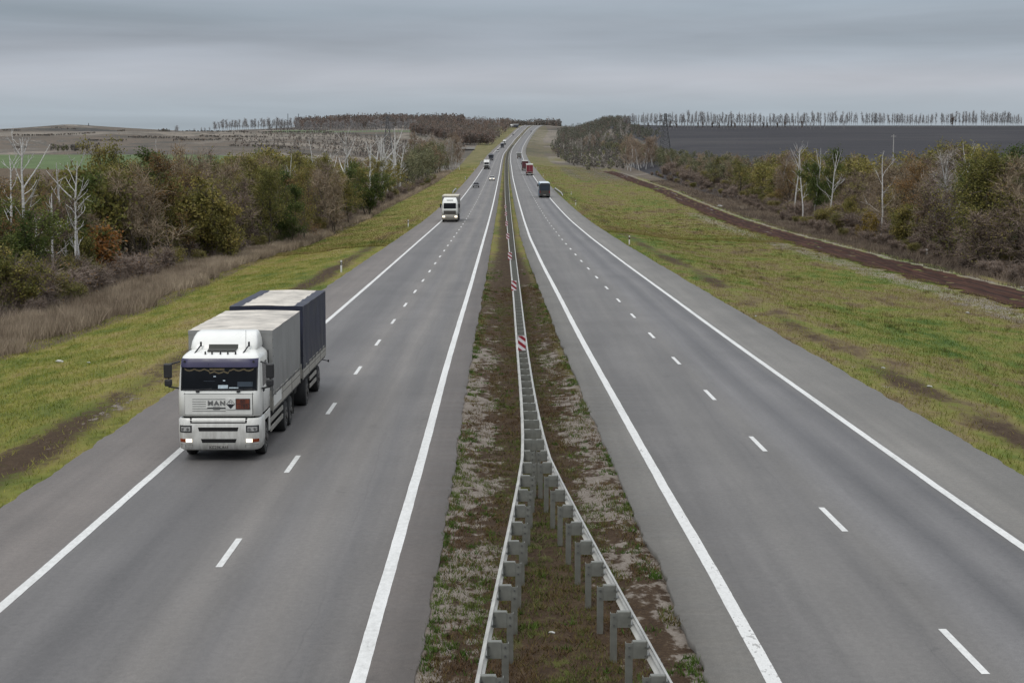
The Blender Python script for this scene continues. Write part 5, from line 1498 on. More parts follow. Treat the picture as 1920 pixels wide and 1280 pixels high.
m2 = MB(); m2.box(-0.17, 0.04, yf - 0.03, yf - 0.012, 1.545, 1.63, CHROME, bev=0.01); m2.box(-0.34, -0.17, yf - 0.022, yf - 0.012, 1.58, 1.605, BLACKP); m2.box(0.04, 0.2, yf - 0.022, yf - 0.012, 1.58, 1.605, BLACKP); m2.build('badge', gp)
# hazard placards
m2 = MB(); m2.box(0.21, 0.50, yf - 0.035, yf - 0.018, 1.55, 1.87, SIGNW, bev=0.004); hp = m2.build('hazard_placard', T)
m2 = MB()
c, zc = 0.355, 1.71
y1 = yf - 0.037
m2.add([(c - .115, y1, zc), (c, y1, zc - .125), (c + .115, y1, zc)], [(0, 1, 2)], SIGNK)          # black lower half of the diamond
for p, q in (((c - .125, zc), (c, zc + .135)), ((c, zc + .135), (c + .125, zc)), ((c - .125, zc), (c, zc - .135)), ((c, zc - .135), (c + .125, zc))):
    dx, dz = q[0] - p[0], q[1] - p[1]; n_ = math.hypot(dx, dz); ox, oz = -dz / n_ * .006, dx / n_ * .006
    m2.add([(p[0] - ox, y1 - .001, p[1] - oz), (q[0] - ox, y1 - .001, q[1] - oz), (q[0] + ox, y1 - .001, q[1] + oz), (p[0] + ox, y1 - .001, p[1] + oz)], [(0, 1, 2, 3)], SIGNK)
m2.box(c - .05, c - .035, y1 - .002, y1, zc + .02, zc + .085, CHROME); m2.box(c + .015, c + .05, y1 - .002, y1, zc + .025, zc + .04, SIGNK); m2.box(c - .03, c + .04, y1 - .002, y1, zc + .06, zc + .075, CHROME)
m2.build('symbol', hp)
m2 = MB(); m2.box(0.505, 0.925, yf - 0.035, yf - 0.018, 1.55, 1.87, SIGNK, bev=0.004); m2.box(0.52, 0.91, yf - 0.040, yf - 0.034, 1.565, 1.855, SIGNO)
m2.box(0.52, 0.91, yf - 0.043, yf - 0.039, 1.704, 1.716, SIGNK); op = m2.build('orange_plate', T)
for txt, zz in (('80', 1.785), ('1789', 1.635)):
    t_ = link_mesh('lettering', text_mesh(txt, 0.15, SIGNK, 0.002), op); t_.location = (0.715, yf - 0.044, zz)
# windscreen, curtain, visor, wipers
m2 = MB(); grid_panel(cab.fy, -1.10, 1.10, 2.13, 2.80, GLASS, 0.010, 18, 8, mb=m2)
ws = m2.build('windscreen', T)
m2 = MB(); grid_panel(cab.fy, -1.13, 1.13, 2.10, 2.145, BLACKP, 0.014, 18, 1, mb=m2)
for s in (-1, 1): grid_panel(cab.fy, s * 1.115 - 0.02, s * 1.115 + 0.02, 2.10, 2.80, BLACKP, 0.013, 2, 4, mb=m2)
m2.build('window_seal', ws)
P0 = []; P1 = []
for i in range(61):
    x = -1.02 + 2.04 * i / 60
    zz = 2.71 - 0.05 * abs(sin(i / 60 * pi * 7)) - (0.07 if abs(x) < 0.3 else 0)
    P0.append((x, cab.fy(x, zz) - 0.0125, zz)); P1.append((x, cab.fy(x, zz + .045) - 0.0125, zz + 0.045))
m2 = MB(); m2.grid([P0, P1], GOLD, False); grid_panel(cab.fy, -0.28, 0.16, 2.69, 2.755, GOLD, 0.0118, 8, 1, mb=m2, thick=0.001); m2.build('curtain_fringe', ws)
m2 = MB(); grid_panel(cab.fy, -0.02, 0.27, 2.165, 2.265, PAPER, 0.0125, 4, 1, mb=m2, thick=0.002); grid_panel(cab.fy, 0.30, 0.58, 2.17, 2.20, PAPER, 0.0125, 4, 1, mb=m2, thick=0.002); m2.build('paper', ws)
for (a, b, c_, d_, mt) in ((-0.16, -0.09, 2.50, 2.53, PAPER), (0.12, 0.19, 2.38, 2.41, PAPER), (-0.45, -0.12, 2.375, 2.385, GLASSB), (0.55, 1.0, 2.22, 2.36, GLASSB)):
    m2 = MB(); grid_panel(cab.fy, a, b, c_, d_, mt, 0.0122, 4, 1, mb=m2, thick=0.001); m2.build('dashboard_item', ws)
m2 = MB(); grid_panel(lambda x, z: cab.fy(x, z) - 0.05, -1.14, 1.14, 2.785, 3.03, NAVYP, 0.004, 18, 4, 0.06, mb=m2); vi = m2.build('sun_visor', T)
m2 = MB()
for s in (-1, 1):
    m2.cyl((s * 1.02, cab.fy(1.0, 2.96) - 0.075, 2.95), (s * 1.02, cab.fy(1.0, 2.96) - 0.05, 2.95), 0.035, BLACKP, n=10)
m2.build('marker_lamp', vi)
for x in (-0.62, 0.58):
    m2 = MB(); m2.box(x - 0.05, x + 0.05, -0.03, 0.05, 2.055, 2.12, BLACKP, bev=0.01); m2.cyl((x, -0.01, 2.12), (x + 0.42, 0.04, 2.16), 0.012, BLACKP, n=6); m2.build('wiper', T)
# side windows and handles
for s in (-1, 1):
    m2 = MB()
    pts = [(0.62, 2.16), (1.75, 2.16), (1.75, 2.85), (0.80, 2.85)]
    X = s * 1.232; V = []
    for (yy, zz) in pts: V.append((s * (float(np.interp(zz, cab.L[:, 0], cab.L[:, 1])) + 0.008), yy, zz))
    m2.add(V, [(0, 1, 2, 3) if s > 0 else (3, 2, 1, 0)], GLASS); m2.build('side_window', T)
    m2 = MB(); m2.box(s * 1.235 - 0.02, s * 1.235 + 0.02, 0.62, 0.86, 2.0, 2.09, BLACKP, bev=0.012); m2.build('door_handle', T)
# roof: hatch, lamps, deflector
m2 = MB(); m2.prism([(0.62, 3.205), (1.0, 3.255), (1.0, 3.275), (0.62, 3.225)], 'x', -0.42, 0.42, BLIND); m2.build('roof_hatch', T)
sp_ = Shell([(3.16, 0.97, 1.00, .22), (3.26, 1.01, 1.02, .22), (3.44, 0.99, 1.16, .22), (3.58, 0.95, 1.36, .22), (3.67, 0.91, 1.60, .22), (3.71, .84, 1.88, .22)], 2.26)
m2 = MB(); sp_.build(m2, CABW); so_ = m2.build('wind_deflector', T)
m2 = MB(); grid_panel(sp_.fy, -0.44, 0.44, 3.25, 3.37, BLIND, 0.006, mb=m2); m2.build('deflector_slot', so_)
for x in (-0.72, 0.72):
    m2 = MB(); m2.cyl((x - 0.06, 0.56, 3.16), (x + 0.06, 0.98, 3.36), 0.022, BLACKP, n=8); m2.cyl((x + 0.06, 0.96, 3.32), (x + 0.06, 0.96, 3.46), 0.03, BLACKP, n=8); m2.build('air_horn', T)
for x in (-0.25, 0.0, 0.22, -0.45, 0.45):
    m2 = MB(); m2.box(x - 0.02, x + 0.02, 0.42, 0.50, 3.12, 3.22, BLACKP, bev=0.008); m2.build('roof_lamp', T)
m2 = MB(); m2.cyl((0.68, 1.0, 3.2), (0.68, 1.05, 3.8), 0.006, BLACKP, n=5); m2.build('antenna', T)
# mirrors
def mirror(s, two):
    m2 = MB()
    m2.cyl((s * 1.2, 0.42, 2.92), (s * 1.50, 0.18, 2.86), 0.025, BLACKP, n=8)
    m2.cyl((s * 1.2, 0.42, 2.12), (s * 1.50, 0.18, 2.20), 0.025, BLACKP, n=8)
    m2.cyl((s * 1.50, 0.20, 2.20), (s * 1.50, 0.20, 2.86), 0.02, BLACKP, n=8)
    m2.box(s * 1.51 - 0.12, s * 1.51 + 0.12, 0.06, 0.2, 2.46, 2.90, BLACKP, bev=0.04)
    if two: m2.box(s * 1.50 - 0.11, s * 1.50 + 0.11, 0.06, 0.2, 2.22, 2.43, BLACKP, bev=0.04)
    m2.build('mirror', T)
mirror(-1, True); mirror(1, True)
# load body: chassis, boards, tarpaulin
def body(parent, y0, y1, sidemat, floor, board, top, roofmat, rim=None, sag=0.03, seed=1):
    m2 = MB(); m2.box(-0.45, 0.45, y0 - 0.5, y1, floor - 0.42, floor - 0.1, CHASSIS); m2.box(-1.25, 1.25, y0 + 0.02, y1 - 0.02, floor - 0.1, floor, CHASSIS); m2.build('chassis_frame', parent)
    m2 = MB()
    for s in (-1, 1):
        m2.box(s * 1.262 - 0.02, s * 1.262 + 0.02, y0 + 0.01, y1 - 0.01, floor - 0.02, board, DROPS, bev=0.006)
        n = max(2, int((y1 - y0) / 1.9))
        for k in range(n + 1):
            yy = y0 + 0.04 + (y1 - y0 - 0.08) * k / n
            m2.box(s * 1.285 - 0.008, s * 1.285 + 0.008, yy - 0.03, yy + 0.03, floor - 0.05, board, GUARDB)
        m2.box(s * 1.284 - 0.004, s * 1.284 + 0.004, y0, y1, (floor + board) / 2 - 0.01, (floor + board) / 2 + 0.004, CHASSIS)
    m2.box(-1.24, 1.24, y0 - 0.012, y0 + 0.012, floor, board + 0.1, DROPS); m2.box(-1.24, 1.24, y1 - 0.012, y1 + 0.012, floor, board, DROPS)
    m2.build('dropside', parent)
    rg = np.random.default_rng(seed); m2 = MB()
    ny, nz = 44, 14
    bows = [(y0 + (y1 - y0) * k / 5) for k in range(6)]
    for s in (-1, 1):
        P = []
        for j in range(nz + 1):
            row = []
            for i in range(ny + 1):
                y = y0 + (y1 - y0) * i / ny; z = board - 0.10 + (top - board + 0.10) * j / nz
                tz = j / nz
                fold = 0.014 * sin(y * 5.1 + 1.5 * sin(z * 2 + seed)) * (1 - tz) + 0.010 * sin(y * 11 + z * 3)
                fold += 0.02 * (vnoise(y * 1.3, z * 0.8, 50 + seed) - 0.5)
                inw = 0.02 * abs(sin((y - y0) / (y1 - y0) * 5 * pi)) * (4 * tz * (1 - tz)) + 0.012
                edge = 1 if 0 < i < ny else 0
                row.append((s * (1.292 - (inw - fold) * edge * (0.4 + 0.6 * (1 - tz))), y, z))
            P.append(row)
        m2.grid(P, sidemat, True, flip=(s < 0))
    for yy, fl in ((y0 - 0.004, False), (y1 + 0.004, True)):
        m2.grid([[(-1.292 + 2.584 * i / 10, yy + 0.012 * sin(i * 2 + j), board - 0.1 + (top - board + 0.1) * j / 8) for i in range(11)] for j in range(9)], sidemat, True, flip=fl)
    tc_ = m2.build('tarpaulin', parent)
    m2 = MB()
    for s in (-1, 1):
        k = y0 + 0.12
        while k < y1:
            m2.box(s * 1.296 - 0.004, s * 1.296 + 0.006, k - 0.015, k + 0.015, board - 0.07, board - 0.04, BLACKP); k += 0.3
        k = board + 0.1
        while k < top - 0.1:
            m2.box(s * 1.296 - 0.004, s * 1.296 + 0.006, y0 + 0.10, y0 + 0.13, k, k + 0.03, BLACKP); k += 0.26
        m2.box(s * 1.300 - 0.006, s * 1.300 + 0.004, y0, y1, board - 0.032, board - 0.016, BLACKP)
    m2.build('lashing', tc_)
    m2 = MB()
    P = []
    for i in range(41):
        y = y0 - 0.01 + (y1 - y0 + 0.02) * i / 40; row = []
        for j in range(15):
            u = -1 + 2 * j / 14
            bow = abs(sin((y - y0) / (y1 - y0) * 5 * pi))
            z = top + 0.035 * (1 - u * u) - sag * bow * (1 - u * u) + 0.016 * (vnoise(y * 2.1, u * 2, 60 + seed) - 0.5)
            row.append((u * 1.30, y, z))
        P.append(row)
    m2.grid(P, roofmat, True)
    m2.grid([[(q[0], q[1], q[2] - 0.12) for q in P[0]], P[0]], rim or sidemat, False)
    ro_ = m2.build('roof_cover', parent)
    if rim:
        m2 = MB()
        for cols_ in ((0, 2), (12, 14)):
            m2.grid([[(r[c][0], r[c][1], r[c][2] + 0.006) for c in range(cols_[0], cols_[1] + 1)] for r in P], rim, True)
        m2.grid([[(q[0], q[1], q[2] + 0.008) for q in r] for r in P[:2]], rim, True)
        m2.build('roof_edge', ro_)
body(T, 2.42, 9.85, TARPG, 1.18, 1.70, 3.66, ROOFT, None, 0.03, 1)
for s in (-1, 1):
    m2 = MB()
    for zz in (0.52, 0.80): m2.box(s * 1.20 - 0.02, s * 1.20 + 0.02, 2.35, 5.45, zz, zz + 0.15, GUARDB, bev=0.01)
    m2.box(s * 1.16 - 0.02, s * 1.16 + 0.02, 2.5, 2.56, 0.5, 1.15, CHASSIS); m2.box(s * 1.16 - 0.02, s * 1.16 + 0.02, 5.2, 5.26, 0.5, 1.15, CHASSIS); m2.build('side_guard', T)
    m2 = MB(); m2.box(s * 0.75 - 0.3, s * 0.75 + 0.3, 2.6, 4.0, 0.5, 1.05, CHASSIS, bev=0.05); m2.build('fuel_tank', T)
    m2 = MB(); m2.box(s * 1.285 - .004, s * 1.285 + .006, 2.62, 4.5, 1.28, 1.62, SIGNW, bev=0.003) if s > 0 else m2.box(-1.29, -1.282, 2.62, 2.7, 1.3, 1.4, SIGNW); m2.build('board_panel', T)
    wheel(T, s * 1.19, 1.45, 0.50, 0.30, False, s); wheel(T, s * 1.22, 6.15, 0.50, 0.28, True, s); wheel(T, s * 1.22, 7.45, 0.50, 0.28, True, s)
    m2 = MB(); m2.box(s * 1.0 - 0.25, s * 1.0 + 0.25, 8.05, 8.07, 0.3, 1.0, CHASSIS); m2.build('mud_flap', T)
# trailer: a thing of its own, hitched behind
Ty = 10.72
m4 = T.location; th = T.rotation_euler
T2 = empty('trailer', T.matrix_basis @ Vector((0, Ty, 0)), th); tag(T2, 'navy tarpaulin trailer with pale roof cover hitched behind the white lorry', 'trailer')
body(T2, 0, 8.1, TARPN, 1.18, 1.60, 3.74, ROOFT, TARPN, 0.07, 2)
m2 = MB(); m2.cyl((0, -1.6, 0.75), (0.25, 1.6, 0.8), 0.05, CHASSIS, n=8); m2.cyl((0, -1.6, 0.75), (-0.25, 1.6, 0.8), 0.05, CHASSIS, n=8); m2.build('drawbar', T2)
for s in (-1, 1):
    wheel(T2, s * 1.22, 1.75, 0.5, 0.28, True, s); wheel(T2, s * 1.22, 5.85, 0.5, 0.28, True, s); 
    m2 = MB()
    for zz in (0.50, 0.78): m2.box(s * 1.21 - 0.02, s * 1.21 + 0.02, 2.7, 5.0, zz, zz + 0.14, GUARDB, bev=0.01)
    m2.build('side_guard', T2)
    m2 = MB(); m2.box(s * 0.9 - 0.32, s * 0.9 + 0.32, 1.0, 2.5, 1.05, 1.10, CHASSIS); m2.box(s * 0.9 - 0.32, s * 0.9 + 0.32, 5.1, 6.6, 1.05, 1.10, CHASSIS); m2.build('mudguard', T2)
m2 = MB(); m2.box(-0.9, 0.9, 0.6, 7.9, 0.55, 1.1, CHASSIS); m2.build('underframe', T2)
m2 = MB(); m2.cyl((1.15, 7.9, 1.0), (1.40, 7.95, 0.94), 0.02, BLACKP, n=6); m2.box(1.37, 1.43, 7.9, 8.0, 0.90, 0.99, BLACKP, bev=.01); m2.build('marker_arm', T2)

# ================================================================== farther lorries
def paintm(n, c, **k): return pmat(n, c, rough=k.pop('rough', 0.4), var=0.08, scale=1.2, grime=k.pop('grime', GR), gz=(0.3, 2.2), gamt=k.pop('gamt', 0.55), **k)
BOXW = paintm('box_white', (0.52, 0.51, 0.47)); BOXT = paintm('box_side_grey', (0.17, 0.165, 0.155)); BOXTOP = pmat('box_top_cream', (0.52, 0.49, 0.40), rough=0.7, var=0.12)
BEIGE = paintm('dusty_beige', (0.30, 0.285, 0.24)); DARKP = paintm('dark_blue_grey_paint', (0.040, 0.047, 0.062)); REDC = paintm('red_curtain', (0.165, 0.014, 0.026), gamt=0.3); REDC2 = paintm('dark_red_curtain', (0.085, 0.020, 0.026), gamt=0.4)
GRIL = paintm('dusty_dark_grille', (0.085, 0.078, 0.064))
GREYC = paintm('grey_box_paint', (0.15, 0.15, 0.14)); BUSB = paintm('bus_blue', (0.045, 0.115, 0.185), gamt=0.2); BUSD = paintm('bus_dark', (0.028, 0.029, 0.030), gamt=0.3)
WHITEP = paintm('white_car_paint', (0.62, 0.62, 0.60), gamt=0.25); CARD = paintm('dark_car_paint', (0.030, 0.033, 0.040), gamt=0.2, coat=0.3); SILV = paintm('silver_car_paint', (0.25, 0.26, 0.27), gamt=0.2)

def lorry_front(px, py, label, cabm, topm, sidem, lowm, L=13.0, H=4.0, lit=False, group=None, grille=None, detail=True):
    o = place('articulated_truck', px, py, label, 'truck', group)
    sh = Shell([(1.15, 1.2, 0.05, .25), (1.2, 1.23, 0, .25), (2.1, 1.23, 0, .25), (2.95, 1.2, .18, .25), (3.25, 1.12, .4, .25), (3.6, 1.0, .9, .25), (3.75, .9, 1.4, .25)], 2.2)
    m2 = MB(); sh.build(m2, cabm); m2.box(-1, 1, 0.5, 2.2, 0.6, 1.16, CHASSIS); m2.build('cab', o)
    bs_ = Shell([(0.32, 1.15, 0.03, .3), (0.4, 1.22, -.05, .3), (1.1, 1.23, -.05, .3), (1.14, 1.2, 0, .28)], 0.95)
    m2 = MB(); bs_.build(m2, lowm); m2.build('bumper', o)
    m2 = MB(); grid_panel(sh.fy, -1.1, 1.1, 2.08, 2.93, GLASS, 0.01, 12, 4, mb=m2); m2.build('windscreen', o)
    m2 = MB(); grid_panel(sh.fy, -0.95, 0.95, 1.2, 1.78, grille or lowm, 0.01, 8, 2, mb=m2)
    for zz in (1.3, 1.45, 1.6): grid_panel(sh.fy, -0.9, 0.9, zz, zz + 0.05, BLACKP, 0.014, 8, 1, mb=m2)
    m2.build('grille', o)
    for s in (-1, 1):
        a, b = sorted((s * 0.75, s * 1.15)); m2 = MB(); grid_panel(bs_.fy, a, b, 0.72, 0.98, LAMPON if lit else LAMP, 0.008, mb=m2); m2.build('headlight', o)
        m2 = MB(); m2.box(s * 1.45 - 0.11, s * 1.45 + 0.11, 0.1, 0.24, 2.2, 2.85, BLACKP, bev=0.03); m2.cyl((s * 1.18, 0.4, 2.7), (s * 1.45, 0.2, 2.7), 0.03, BLACKP, n=6); m2.build('mirror', o)
        wheel(o, s * 1.2, 1.4, 0.5, 0.3, False, s)
        for yy in (5.2, L - 3.6, L - 2.3): wheel(o, s * 1.22, yy, 0.5, 0.3, True, s)
    m2 = MB(); grid_panel(sh.fy, -0.5, 0.5, 3.30, 3.42, BLIND, 0.01, 6, 1, mb=m2); m2.build('roof_sign', o)
    m2 = MB(); m2.box(-1.275, 1.275, 2.6, L, 1.15, H - 0.004, sidem, bev=0.03); m2.box(-0.5, 0.5, 2.0, L, 0.7, 1.12, CHASSIS); m2.build('load_box', o)
    m2 = MB(); m2.box(-1.28, 1.28, 2.59, L + 0.01, H, H + 0.03, topm, bev=0.01); m2.box(-1.285, 1.285, 2.575, 2.60, H - 0.16, H + 0.02, topm); m2.build('load_box_roof', o)
    m2 = MB()
    for s in (-1, 1): m2.box(s * 1.22 - .02, s * 1.22 + .02, 5.9, L - 4.4, .5, 1.0, CHASSIS)
    m2.build('side_guard', o)
    return o
lorry_front(843.5, 416.5, 'dusty white articulated lorry with lit headlights, second lorry approaching on the left carriageway', CABW2, BOXTOP, BOXT, BEIGE, 14, 4.05, True, grille=GRIL)
lorry_front(912.3, 317.6, 'white lorry with dark lower front, in the outer lane beyond the small cars', WHITEP, WHITEP, BOXW, CHASSIS, 12, 3.9, False, grille=CHASSIS)
lorry_front(920.6, 301.0, 'dark blue-grey lorry right behind the white one with dark lower front', DARKP, GREYC, DARKP, DARKP, 11, 3.6, False, grille=DARKP)
lorry_front(941.6, 277.2, 'dark-fronted lorry on the left carriageway just before the climb', DARKP, BOXW, GREYC, DARKP, 12, 3.8, False)
lorry_front(945.8, 271.5, 'white-roofed lorry following the dark-fronted one on the climb', WHITEP, WHITEP, BOXW, DARKP, 12, 3.9, False)
o = lorry_front(957.5, 239.8, 'long white lorry at the top of the climb on the left carriageway', WHITEP, WHITEP, BOXW, DARKP, 15, 4.0, False); o.rotation_euler.z -= 0.55
o = lorry_front(965.5, 239.8, 'dark lorry beside the long white one at the top of the climb', DARKP, GREYC, DARKP, DARKP, 10, 3.6, False); o.rotation_euler.z -= 0.3

def lorry_rear(px, py, label, doorm, framem, L=13.5, H=4.0, lower=None):
    o = place('articulated_truck', px, py, label, 'truck')
    m2 = MB(); m2.box(-1.275, 1.275, 0, L, 1.12, H, framem, bev=0.03); m2.box(-0.5, 0.5, 0.3, L + 2, 0.65, 1.1, CHASSIS); m2.build('load_box', o)
    m2 = MB(); m2.box(-1.29, -1.276, 0.2, L - 0.1, 1.2, H - 0.12, doorm, bev=0.004); m2.box(1.276, 1.29, 0.2, L - 0.1, 1.2, H - 0.12, doorm, bev=0.004); m2.build('side_curtain', o)
    for s in (-1, 1):
        a, b = sorted((s * 0.02, s * 1.16)); m2 = MB(); m2.box(a, b, -0.03, -0.003, 1.25, H - 0.28, doorm, bev=0.006)
        m2.cyl((s * 0.4, -0.045, 1.2), (s * 0.4, -0.045, H - 0.3), 0.018, CHROME, n=6); m2.build('rear_door', o)
        m2 = MB(); m2.box(s * 0.95 - 0.25, s * 0.95 + 0.25, -0.05, 0.05, 0.86, 1.02, REDL, bev=0.01); m2.build('tail_lamp', o)
        for yy in (1.6, 2.9, 4.2, L + 0.5): wheel(o, s * 1.22, yy, 0.5, 0.3, True, s)
        m2 = MB(); m2.box(s * 0.95 - 0.27, s * 0.95 + 0.27, 0.85, 0.87, 0.25, 1.0, CHASSIS); m2.build('mud_flap', o)
    m2 = MB(); m2.box(-1.2, 1.2, -0.04, 0.06, 0.5, 0.72, lower or BOXW, bev=0.02); m2.build('rear_bumper', o)
    m2 = MB(); m2.box(-1.28, 1.28, -0.01, L, H, H + 0.03, BOXW, bev=0.01); m2.box(-1.28, 1.28, -0.02, 0.0, H - 0.25, H, framem); m2.build('load_box_roof', o)
    m2 = MB(); m2.box(-1.2, 1.2, L + 0.5, L + 2.6, 1.1, 3.5, framem, bev=0.12); m2.build('cab', o)
    for s in (-1, 1):
        m2 = MB(); m2.box(s * 1.42 - 0.11, s * 1.42 + 0.11, L + 2.2, L + 2.35, 2.2, 2.85, BLACKP, bev=0.03); m2.build('mirror', o)
    m2 = MB(); m2.box(-0.26, 0.26, -0.052, -0.042, 0.54, 0.66, PLATEW); m2.build('number_plate', o)
    return o
lorry_rear(993.2, 328.9, 'bright red curtain-sided lorry seen from behind, nearer of the two red lorries', REDC, BOXW)
lorry_rear(984.6, 320.2, 'dark red lorry seen from behind, just ahead of the brighter red one', REDC2, GREYC)
lorry_rear(973.4, 297.3, 'small grey box lorry seen from behind, farthest lorry on the right carriageway', GREYC, GREYC, 6.5, 3.2)

# coach seen from behind
B = place('coach', 1021.3, 370.8, 'dark-backed coach with blue sides and pale roof driving away on the right carriageway', 'bus')
secs = []
for y, w_, h in ((0.0, 1.22, 3.36), (0.12, 1.26, 3.48), (0.5, 1.275, 3.55), (11.4, 1.275, 3.55), (11.9, 1.24, 3.45)):
    pts = [(-w_, y, 0.35), (-w_, y, h - 0.45)]
    for k in range(5):
        t = pi - (pi / 2) * k / 4; pts.append((-w_ + 0.42 + 0.42 * cos(t), y, h - 0.42 + 0.42 * sin(t)))
    for k in range(5):
        t = pi / 2 - (pi / 2) * k / 4; pts.append((w_ - 0.42 + 0.42 * cos(t), y, h - 0.42 + 0.42 * sin(t)))
    pts += [(w_, y, h - 0.45), (w_, y, 0.35)]; secs.append(pts)
m2 = MB(); m2.grid(secs, BUSB, True); m2.add(secs[0], [tuple(range(len(secs[0])))[::-1]], BUSD); m2.add(secs[-1], [tuple(range(len(secs[-1])))], BUSB); m2.build('body', B)
m2 = MB(); m2.grid([[(p[0] * 1.0, p[1], p[2] + 0.01) for p in s[4:10]] for s in secs], pmat('bus_roof', (0.50, 0.55, 0.58), rough=0.4), True); m2.build('roof', B)
m2 = MB(); m2.box(-0.98, 0.98, -0.03, -0.004, 1.72, 3.0, GLASSB, bev=0.01); m2.build('rear_window', B)
m2 = MB(); m2.box(-1.16, 1.16, -0.06, -0.004, 0.42, 0.95, BUSD, bev=0.03); m2.build('rear_bumper', B)
m2 = MB(); m2.box(-0.75, 0.75, -0.03, -0.004, 1.02, 1.55, pmat('engine_hatch', (0.045, 0.040, 0.033), rough=0.6, var=0.2), bev=0.01); m2.build('engine_hatch', B)
m2 = MB(); m2.box(-0.28, 0.28, -0.075, -0.062, 0.55, 0.68, PLATEW); m2.build('number_plate', B)
for s in (-1, 1):
    m2 = MB(); m2.box(s * 1.09 - 0.09, s * 1.09 + 0.09, -0.035, -0.004, 1.05, 1.6, REDL, bev=0.01); m2.build('tail_lamp', B)
    m2 = MB(); m2.box(s * 1.283 - 0.006, s * 1.283 + 0.006, 0.7, 11.2, 1.75, 2.85, GLASSB); m2.build('side_window', B)
    for yy in (2.9, 9.2): wheel(B, s * 1.24, yy, 0.5, 0.3, True, s)
    m2 = MB(); m2.box(s * 1.42 - 0.1, s * 1.42 + 0.1, 11.7, 11.85, 2.3, 2.9, BLACKP, bev=0.03); m2.build('mirror', B)

# cars
def car(px, py, label, bm_, lit=False, rear=False, tall=0.0):
    o = place('car', px, py, label, 'car')
    fl = -1 if rear else 1
    L = 4.3; yf_ = lambda v: v if not rear else L - v
    prof = [(0.02, 0.32), (0.0, 0.62), (0.25, 0.78), (1.15, 0.95), (3.75, 1.0), (4.25, 0.92), (4.3, 0.35)]
    cabp = [(1.12, 0.93), (1.85, 1.40 + tall), (3.2, 1.44 + tall), (3.85, 0.98)]
    def loft(pr, w0, w1, z0, z1, mat, name, par):
        m2 = MB(); b = bmesh.new(); n = len(pr)
        def wz(z): return w0 + (w1 - w0) * max(0, min(1, (z - z0) / (z1 - z0)))
        vs = [[b.verts.new((s * wz(q[1]), yf_(q[0]), q[1])) for q in pr] for s in (-1, 1)]
        for i in range(n):
            j = (i + 1) % n; b.faces.new((vs[0][i], vs[0][j], vs[1][j], vs[1][i]))
        b.faces.new(vs[0][::-1]); b.faces.new(vs[1])
        bmesh.ops.recalc_face_normals(b, faces=b.faces)
        bmesh.ops.bevel(b, geom=list(b.edges), offset=0.05, segments=2, affect='EDGES')
        m2.bm(b, mat, True); return m2.build(name, par)
    loft(prof, 0.80, 0.87, 0.3, 0.75, bm_, 'body', o)
    loft(cabp, 0.82, 0.60, 0.95, 1.42 + tall, bm_, 'roof', o)
    def quad(name, pts, mat):
        m2 = MB(); V = [(x, yf_(y), z) for x, y, z in pts]; m2.add(V, [(0, 1, 2, 3)], mat); m2.build(name, o)
    d = 0.012
    h = 1.36 + tall
    quad('windscreen', [(-0.74, 1.20 - d, 1.0 + d), (0.74, 1.20 - d, 1.0 + d), (0.60, 1.78 - d, h + d), (-0.60, 1.78 - d, h + d)], GLASS)
    quad('rear_window', [(-0.74, 3.80 + d, 1.03 + d), (0.74, 3.80 + d, 1.03 + d), (0.60, 3.28 + d, h + d), (-0.60, 3.28 + d, h + d)], GLASS)
    for s in (-1, 1):
        quad('side_window', [(s * (0.815 + d), 1.35, 1.0), (s * (0.815 + d), 3.65, 1.02), (s * (0.62 + d), 3.15, h), (s * (0.62 + d), 1.9, h)], GLASS)
        for yy in (0.85, 3.45): wheel(o, s * 0.86, yf_(yy), 0.32, 0.2, False, s)
        m2 = MB(); yy = yf_(-0.02); a, b = sorted((yy, yf_(0.2))); m2.box(s * 0.62 - 0.17, s * 0.62 + 0.17, a, b, 0.58, 0.74, LAMPON if lit else LAMP, bev=0.03); m2.build('headlight', o)
        m2 = MB(); a, b = sorted((yf_(4.32), yf_(4.1))); m2.box(s * 0.66 - 0.13, s * 0.66 + 0.13, a, b, 0.70, 0.90, REDL, bev=0.03); m2.build('tail_lamp', o)
        m2 = MB(); m2.box(s * 0.95 - 0.07, s * 0.95 + 0.07, min(yf_(1.35), yf_(1.45)), max(yf_(1.35), yf_(1.45)), 0.95, 1.08, BLACKP, bev=0.02); m2.build('mirror', o)
    m2 = MB(); a, b = sorted((yf_(-0.03), yf_(0.05))); m2.box(-0.55, 0.55, a, b, 0.36, 0.54, BLACKP, bev=0.02); m2.build('grille', o)
    return o
car(892.2, 352.3, 'dark grey car in the outer lane behind the dusty white lorry', CARD)
car(922.4, 339.0, 'white car with lit headlights in the inner lane of the left carriageway', WHITEP, True)
car(933.2, 284.8, 'white van-like car in the outer lane between two dark lorries', WHITEP, False, tall=0.45)
car(962.0, 253.9, 'dark car on the climb on the left carriageway', CARD)
car(974.8, 242.2, 'white car near the top of the climb on the left carriageway', WHITEP, tall=0.25)
car(984.3, 236.8, 'tiny white car on the crest of the left carriageway', WHITEP, tall=0.3)
car(996.0, 247.4, 'pale silver car driving away up the right carriageway', SILV, rear=True)
